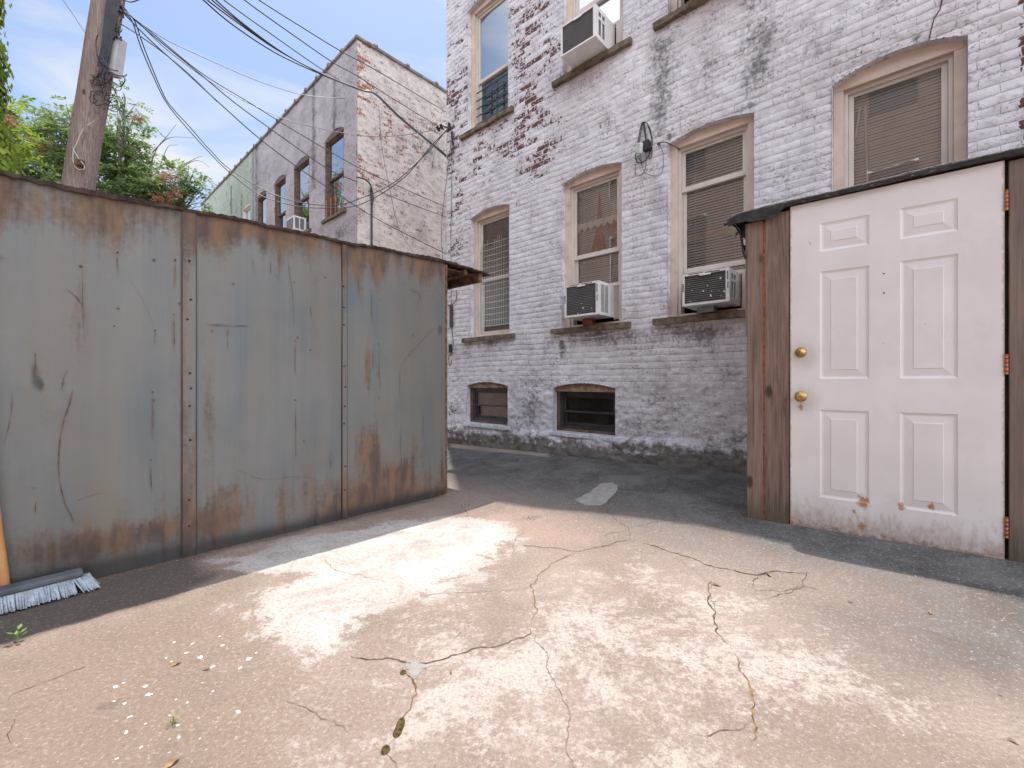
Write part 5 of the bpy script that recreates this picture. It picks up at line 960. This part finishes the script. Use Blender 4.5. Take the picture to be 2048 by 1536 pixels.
# ================================================================= TREES
def frond(mb, p, d, ln, nl, lw):
    d = d.normalized(); side = d.cross(Vector((0, 0, 1)))
    if side.length < .1: side = Vector((1, 0, 0))
    side.normalize(); up = side.cross(d)
    for i in range(nl):
        t = (i//2+1)/(nl/2+.5); sg = 1 if i % 2 else -1; base = p + d*ln*t + Vector((0, 0, -.25*ln*t*t)); l = lw*random.uniform(.8, 1.2)
        dr = (side*sg + d*random.uniform(.2, .7) + up*random.uniform(-.5, .3)).normalized(); w_ = dr.cross(up + side*random.uniform(-.4, .4)).normalized()*l*.2
        mb.add([base, base+dr*l*.45+w_, base+dr*l, base+dr*l*.45-w_], [(0, 1, 2, 3)])
def tree(name, label, root_px, Zd, lobes, leafmat, nfr, seeds=(), bare=(), ln=.34, lw=.125):
    base = pt(root_px[0], 700, Zd); base.z = 0; r = empty(name, base, 0, label, 'tree', 'trees behind the metal shed'); loc = lambda p: p-base
    tb = MB(); fork = Vector((0, 0, 2.6)); tb.tube([Vector((0, 0, 0)), Vector((.05, .02, 1.3)), fork], [.16, .13, .11], 10); cb_ = MB()
    for px, py, rp in lobes:
        c = loc(pt(px, py, Zd + random.uniform(-.6, .6))); rad = rp/F*Zd
        mid = fork.lerp(c, .5) + Vector((random.uniform(-.3, .3), random.uniform(-.2, .2), -.2)); tb.tube(crom([fork, mid, c], 6), [.06-.045*i/12 for i in range(13)], 6)
        for b in range(16):
            v = Vector((random.gauss(0, 1), random.gauss(0, 1), random.gauss(0, .8))).normalized()*rad*random.uniform(.65, 1.08); s0 = mid.lerp(c, random.uniform(.3, 1))
            e = c+v; m2 = s0.lerp(e, .55)+Vector((0, 0, .06)); tb.tube(crom([s0, m2, e], 3), [.014-.0017*i for i in range(7)], 4, False)
            for k in range(int(nfr*rad*rad)):
                t = random.random()**.6; p = s0.lerp(e, t) + Vector((random.gauss(0, .10), random.gauss(0, .10), random.gauss(0, .09))); dd = Vector((random.gauss(0, 1), random.gauss(0, 1), random.gauss(-.05, .5))) + v.normalized()*.8
                frond(cb_, p, dd, ln*random.uniform(.6, 1.1), 11, lw)
    for path in bare:
        P = [loc(pt(x, y, Zd)) for x, y in path]; tb.tube(crom(P, 4), [max(.005, .015*(1-i/(4*(len(P)-1)+1))) for i in range(4*(len(P)-1)+1)], 5)
    tb.build('trunk', MAT['bark'], r); cb_.build('crown', leafmat, r)
    if seeds:
        for px, py, rp in seeds:
            sb = MB()
            c = loc(pt(px, py, Zd-.9))
            for k in range(int(3.5*rp)):
                v = Vector((random.gauss(0, .5), random.gauss(0, .5), random.gauss(0, .5)))*rp/F*Zd; frond(sb, c+v, Vector((random.gauss(0, 1), random.gauss(0, 1), random.gauss(-.3, .6))), .14, 6, .06)
            tag(sb.build('seed_cluster', MAT['seed'], r), kind='stuff')
    return r
tree('tree', 'green leafy tree left of the leaning pole', (110,), 11.5, [(30, 300, 62), (80, 255, 45), (120, 290, 55), (150, 245, 32), (60, 370, 70), (140, 360, 60), (100, 225, 24), (10, 350, 60)], MAT['leaf'], 24, [(88, 289, 10)])
tree('tree', 'green tree with red seed clusters and bare twigs right of the pole', (230,), 12.5, [(235, 250, 50), (225, 320, 62), (180, 270, 40), (250, 205, 22), (280, 300, 26), (290, 375, 48), (345, 375, 46), (385, 350, 26), (385, 395, 26), (240, 400, 60), (330, 420, 40)], MAT['leaf'], 26, [(335, 350, 17), (348, 388, 13), (275, 236, 7), (320, 395, 8)],
     [[(300, 330), (315, 295), (332, 275), (345, 258), (352, 250)], [(305, 305), (330, 280), (352, 274), (388, 276)], [(318, 340), (328, 310), (338, 292), (356, 290)], [(350, 345), (380, 325), (400, 322), (420, 335)], [(355, 335), (375, 325), (395, 315), (405, 312)]])
iv = empty('ivy_column', pt(-42, 700, 4.8), 0, 'bright yellow-green ivy climbing at the left edge of the view', 'ivy'); iv.location.z = 0
ivb = MB(); stem = MB()
stem.tube([(0, 0, 0), (-.05, .0, 3), (-.05, 0, 6.2)], [.08, .06, .04], 8)
for k in range(9000):
    z = 2.0+random.random()*4.3; rad = .235 + .11*max(0, (4.3-z)) + .04*math.sin(z*6) + .05*math.sin(z*13.7+1)*math.sin(k*.001); a = random.uniform(0, 2*math.pi); rr = rad*random.random()**.35
    p = Vector((math.cos(a)*rr-.06, math.sin(a)*rr, z)); nn = Vector((math.cos(a), math.sin(a), random.uniform(-.2, .6))).normalized(); u = nn.cross(Vector((0, 0, 1))).normalized(); v = u.cross(nn); q_ = random.uniform(.022, .045)
    ivb.add([p-v*q_*-.9, p+u*q_, p-v*q_*1.3, p-u*q_], [(0, 1, 2, 3)])
stem.build('stem', MAT['bark'], iv); ivb.build('foliage', MAT['leafy'], iv)
tree('tree', 'sunlit yellow-green tree at the left edge behind the ivy', (-60,), 9.0, [(-30, 260, 55), (-60, 330, 70), (10, 215, 22), (15, 250, 30), (-10, 180, 22)], MAT['leafy'], 40, [(20, 235, 5)])

# ================================================================= BROOM
E1 = gpt(200, 1178); E0 = gpt(0, 1232); dv = (E1-E0).normalized(); ln = 1.0; ang = math.atan2(dv.y, dv.x); mid = E1 - dv*.42 + Vector((0, 0, .0))
br = empty('push_broom', mid, ang, 'push broom with orange handle and pale blue bristles leaning at the metal shed', 'broom')
mb = MB(); mb.box(-.40, .37, .045, .10, .058, .085, Matrix.Rotation(.12, 4, 'X')); mb.build('block', MAT['broomhead'], br, .008)
mb = MB()
for i in range(96):
    x = -.40+.79*i/95; lean = .012*(i/95-.2)
    for j in range(3):
        y = .075-.020*j; a = Vector((x, y, .062)); 
        for k in range(3):
            e = Vector((x+lean+random.uniform(-.006, .006) + (.02 if i > 88 else 0), y-.045+random.uniform(-.008, .008), .006+random.uniform(0, .008))); mb.tube([a + Vector((random.uniform(-.003, .003), 0, 0)), a.lerp(e, .55)+Vector((0, -.006, 0)), e], [.0042, .0044, .0032], 4, True)
mb.build('bristles', MAT['bristle'], br)
hb = pt(12, 1196, 1.90); loc = Matrix.Rotation(-ang, 3, 'Z'); top = pt(-52, 700, 1.78)
h0 = loc @ (hb-mid); h1 = loc @ (top-mid); dd = (h1-h0).normalized()
mb = MB(); mb.tube([h0-dd*.03, h0+dd*.045], [.024, .021], 14); mb.build('socket', MAT['ferrule'], br)
mb = MB(); mb.tube([h0+dd*.042, h0+dd*.06, h0+dd*.10, h0+dd*.5, h1], [.016, .018, .0185, .016, .015], 14); mb.build('handle', MAT['handle'], br)

# ================================================================= WEEDS AND LITTER
def weed(px, py, h, label, n=6):
    c = gpt(px, py); e = empty('weed', (c.x, c.y, gz(c.x, c.y)), 0, label, 'weed'); mb = MB(); st = MB()
    for i in range(n):
        a = i*2.4+random.random(); t = .35+.65*i/n; b = Vector((.006*math.cos(a), .006*math.sin(a), h*t*.8)); d_ = Vector((math.cos(a), math.sin(a), .6)).normalized(); l = h*.42; s = d_.cross(Vector((0, 0, 1))).normalized()*l*.3
        mb.add([b, b+d_*l*.5+s, b+d_*l, b+d_*l*.5-s], [(0, 1, 2, 3)]); st.tube([Vector((0, 0, 0)), b], .0012, 4)
    mb.build('leaves', MAT['weed'], e); st.build('stem', MAT['weed'], e)
weed(34, 1285, .06, 'tiny green weed in the sun beside the broom', 7); weed(345, 1448, .025, 'tiny flat weed among the white paint splashes', 7)
weed(1198, 1016, .02, 'tiny weed in the shaded crack below the mortar patch', 5); weed(938, 1012, .02, 'tiny weed at the foot of the metal shed corner', 5)
for px, py, s, lb in ((1432, 1170, .022, 'curled tan dry leaf at the top of the crack near the centre right'), (1538, 1150, .022, 'dry leaf scrap lying in the widest crack'), (344, 1527, .02, 'small twig-like dry leaf near the bottom edge'), (2026, 1485, .012, 'yellowish dry leaf scrap near the bottom right corner'), (1860, 1228, .014, 'pale dry leaf on the sunlit concrete before the door'), (902, 1346, .01, 'dark curled leaf right of the small mortar patch'), (2001, 1392, .008, 'dark crumb of leaf at the lower right'), (1700, 1205, .012, 'tan leaf scrap between the crack and the door shadow'), (412, 1338, .012, 'orange brown leaf scrap among the paint splashes'), (352, 1328, .016, 'curled green-brown leaf near the paint splashes')):
    c = gpt(px, py); mb = MB(); a = random.uniform(0, 3); u = Vector((math.cos(a), math.sin(a), 0)); v = Vector((-u.y, u.x, 0)); z = Vector((0, 0, 1))
    mb.add([-u*s, -u*s*.3+v*s*.45+z*s*.35, u*s*.4+v*s*.4+z*s*.2, u*s, u*s*.4-v*s*.4+z*s*.3, -u*s*.3-v*s*.35, z*s*.08], [(0, 1, 6), (1, 2, 6), (2, 3, 6), (3, 4, 6), (4, 5, 6), (5, 0, 6)])
    o = mb.build('dry_leaf', MAT['deadleaf']); o.location = (c.x, c.y, gz(c.x, c.y)+.004); tag(o, lb, 'leaf', 'dry leaves on the yard')

# loose crumbs of dirt, grit and leaf swept against the shed and strewn over the yard
mb = MB()
def crumb(x, y, r):
    z = gz(x, y); vs = [(x+math.cos(a)*r*random.uniform(.6, 1.2), y+math.sin(a)*r*random.uniform(.6, 1.2), z+.0005) for a in (0, 1.25, 2.5, 3.8, 5)]
    mb.add(vs + [(x, y, z+r*.8)], [(i, (i+1) % 5, 5) for i in range(5)])
for k in range(1500):
    if k < 650: t = random.uniform(-.3, 3.3); d_ = abs(random.gauss(0, .035))+.004; p = OS - D*t + W*d_; crumb(p.x, p.y, random.uniform(.0015, .005))
    elif k < 900: p = OM + W*random.uniform(0, 5.2) - D*(.05+abs(random.gauss(0, .05))); crumb(p.x, p.y, random.uniform(.002, .009))
    elif k < 1000: p = OD + DE*random.uniform(-.05, 1.4) - Vector((-DE.y, DE.x, 0))*(.01+abs(random.gauss(0, .03))); crumb(p.x, p.y, random.uniform(.001, .004))
    else: crumb(random.uniform(-2, 3), random.uniform(1.0, 4), random.uniform(.0008, .0028))
tag(mb.build('grit', MAT['deadleaf']), 'crumbs of dirt, grit and dry leaf along the foot of the walls and over the yard', 'grit', kind='stuff')
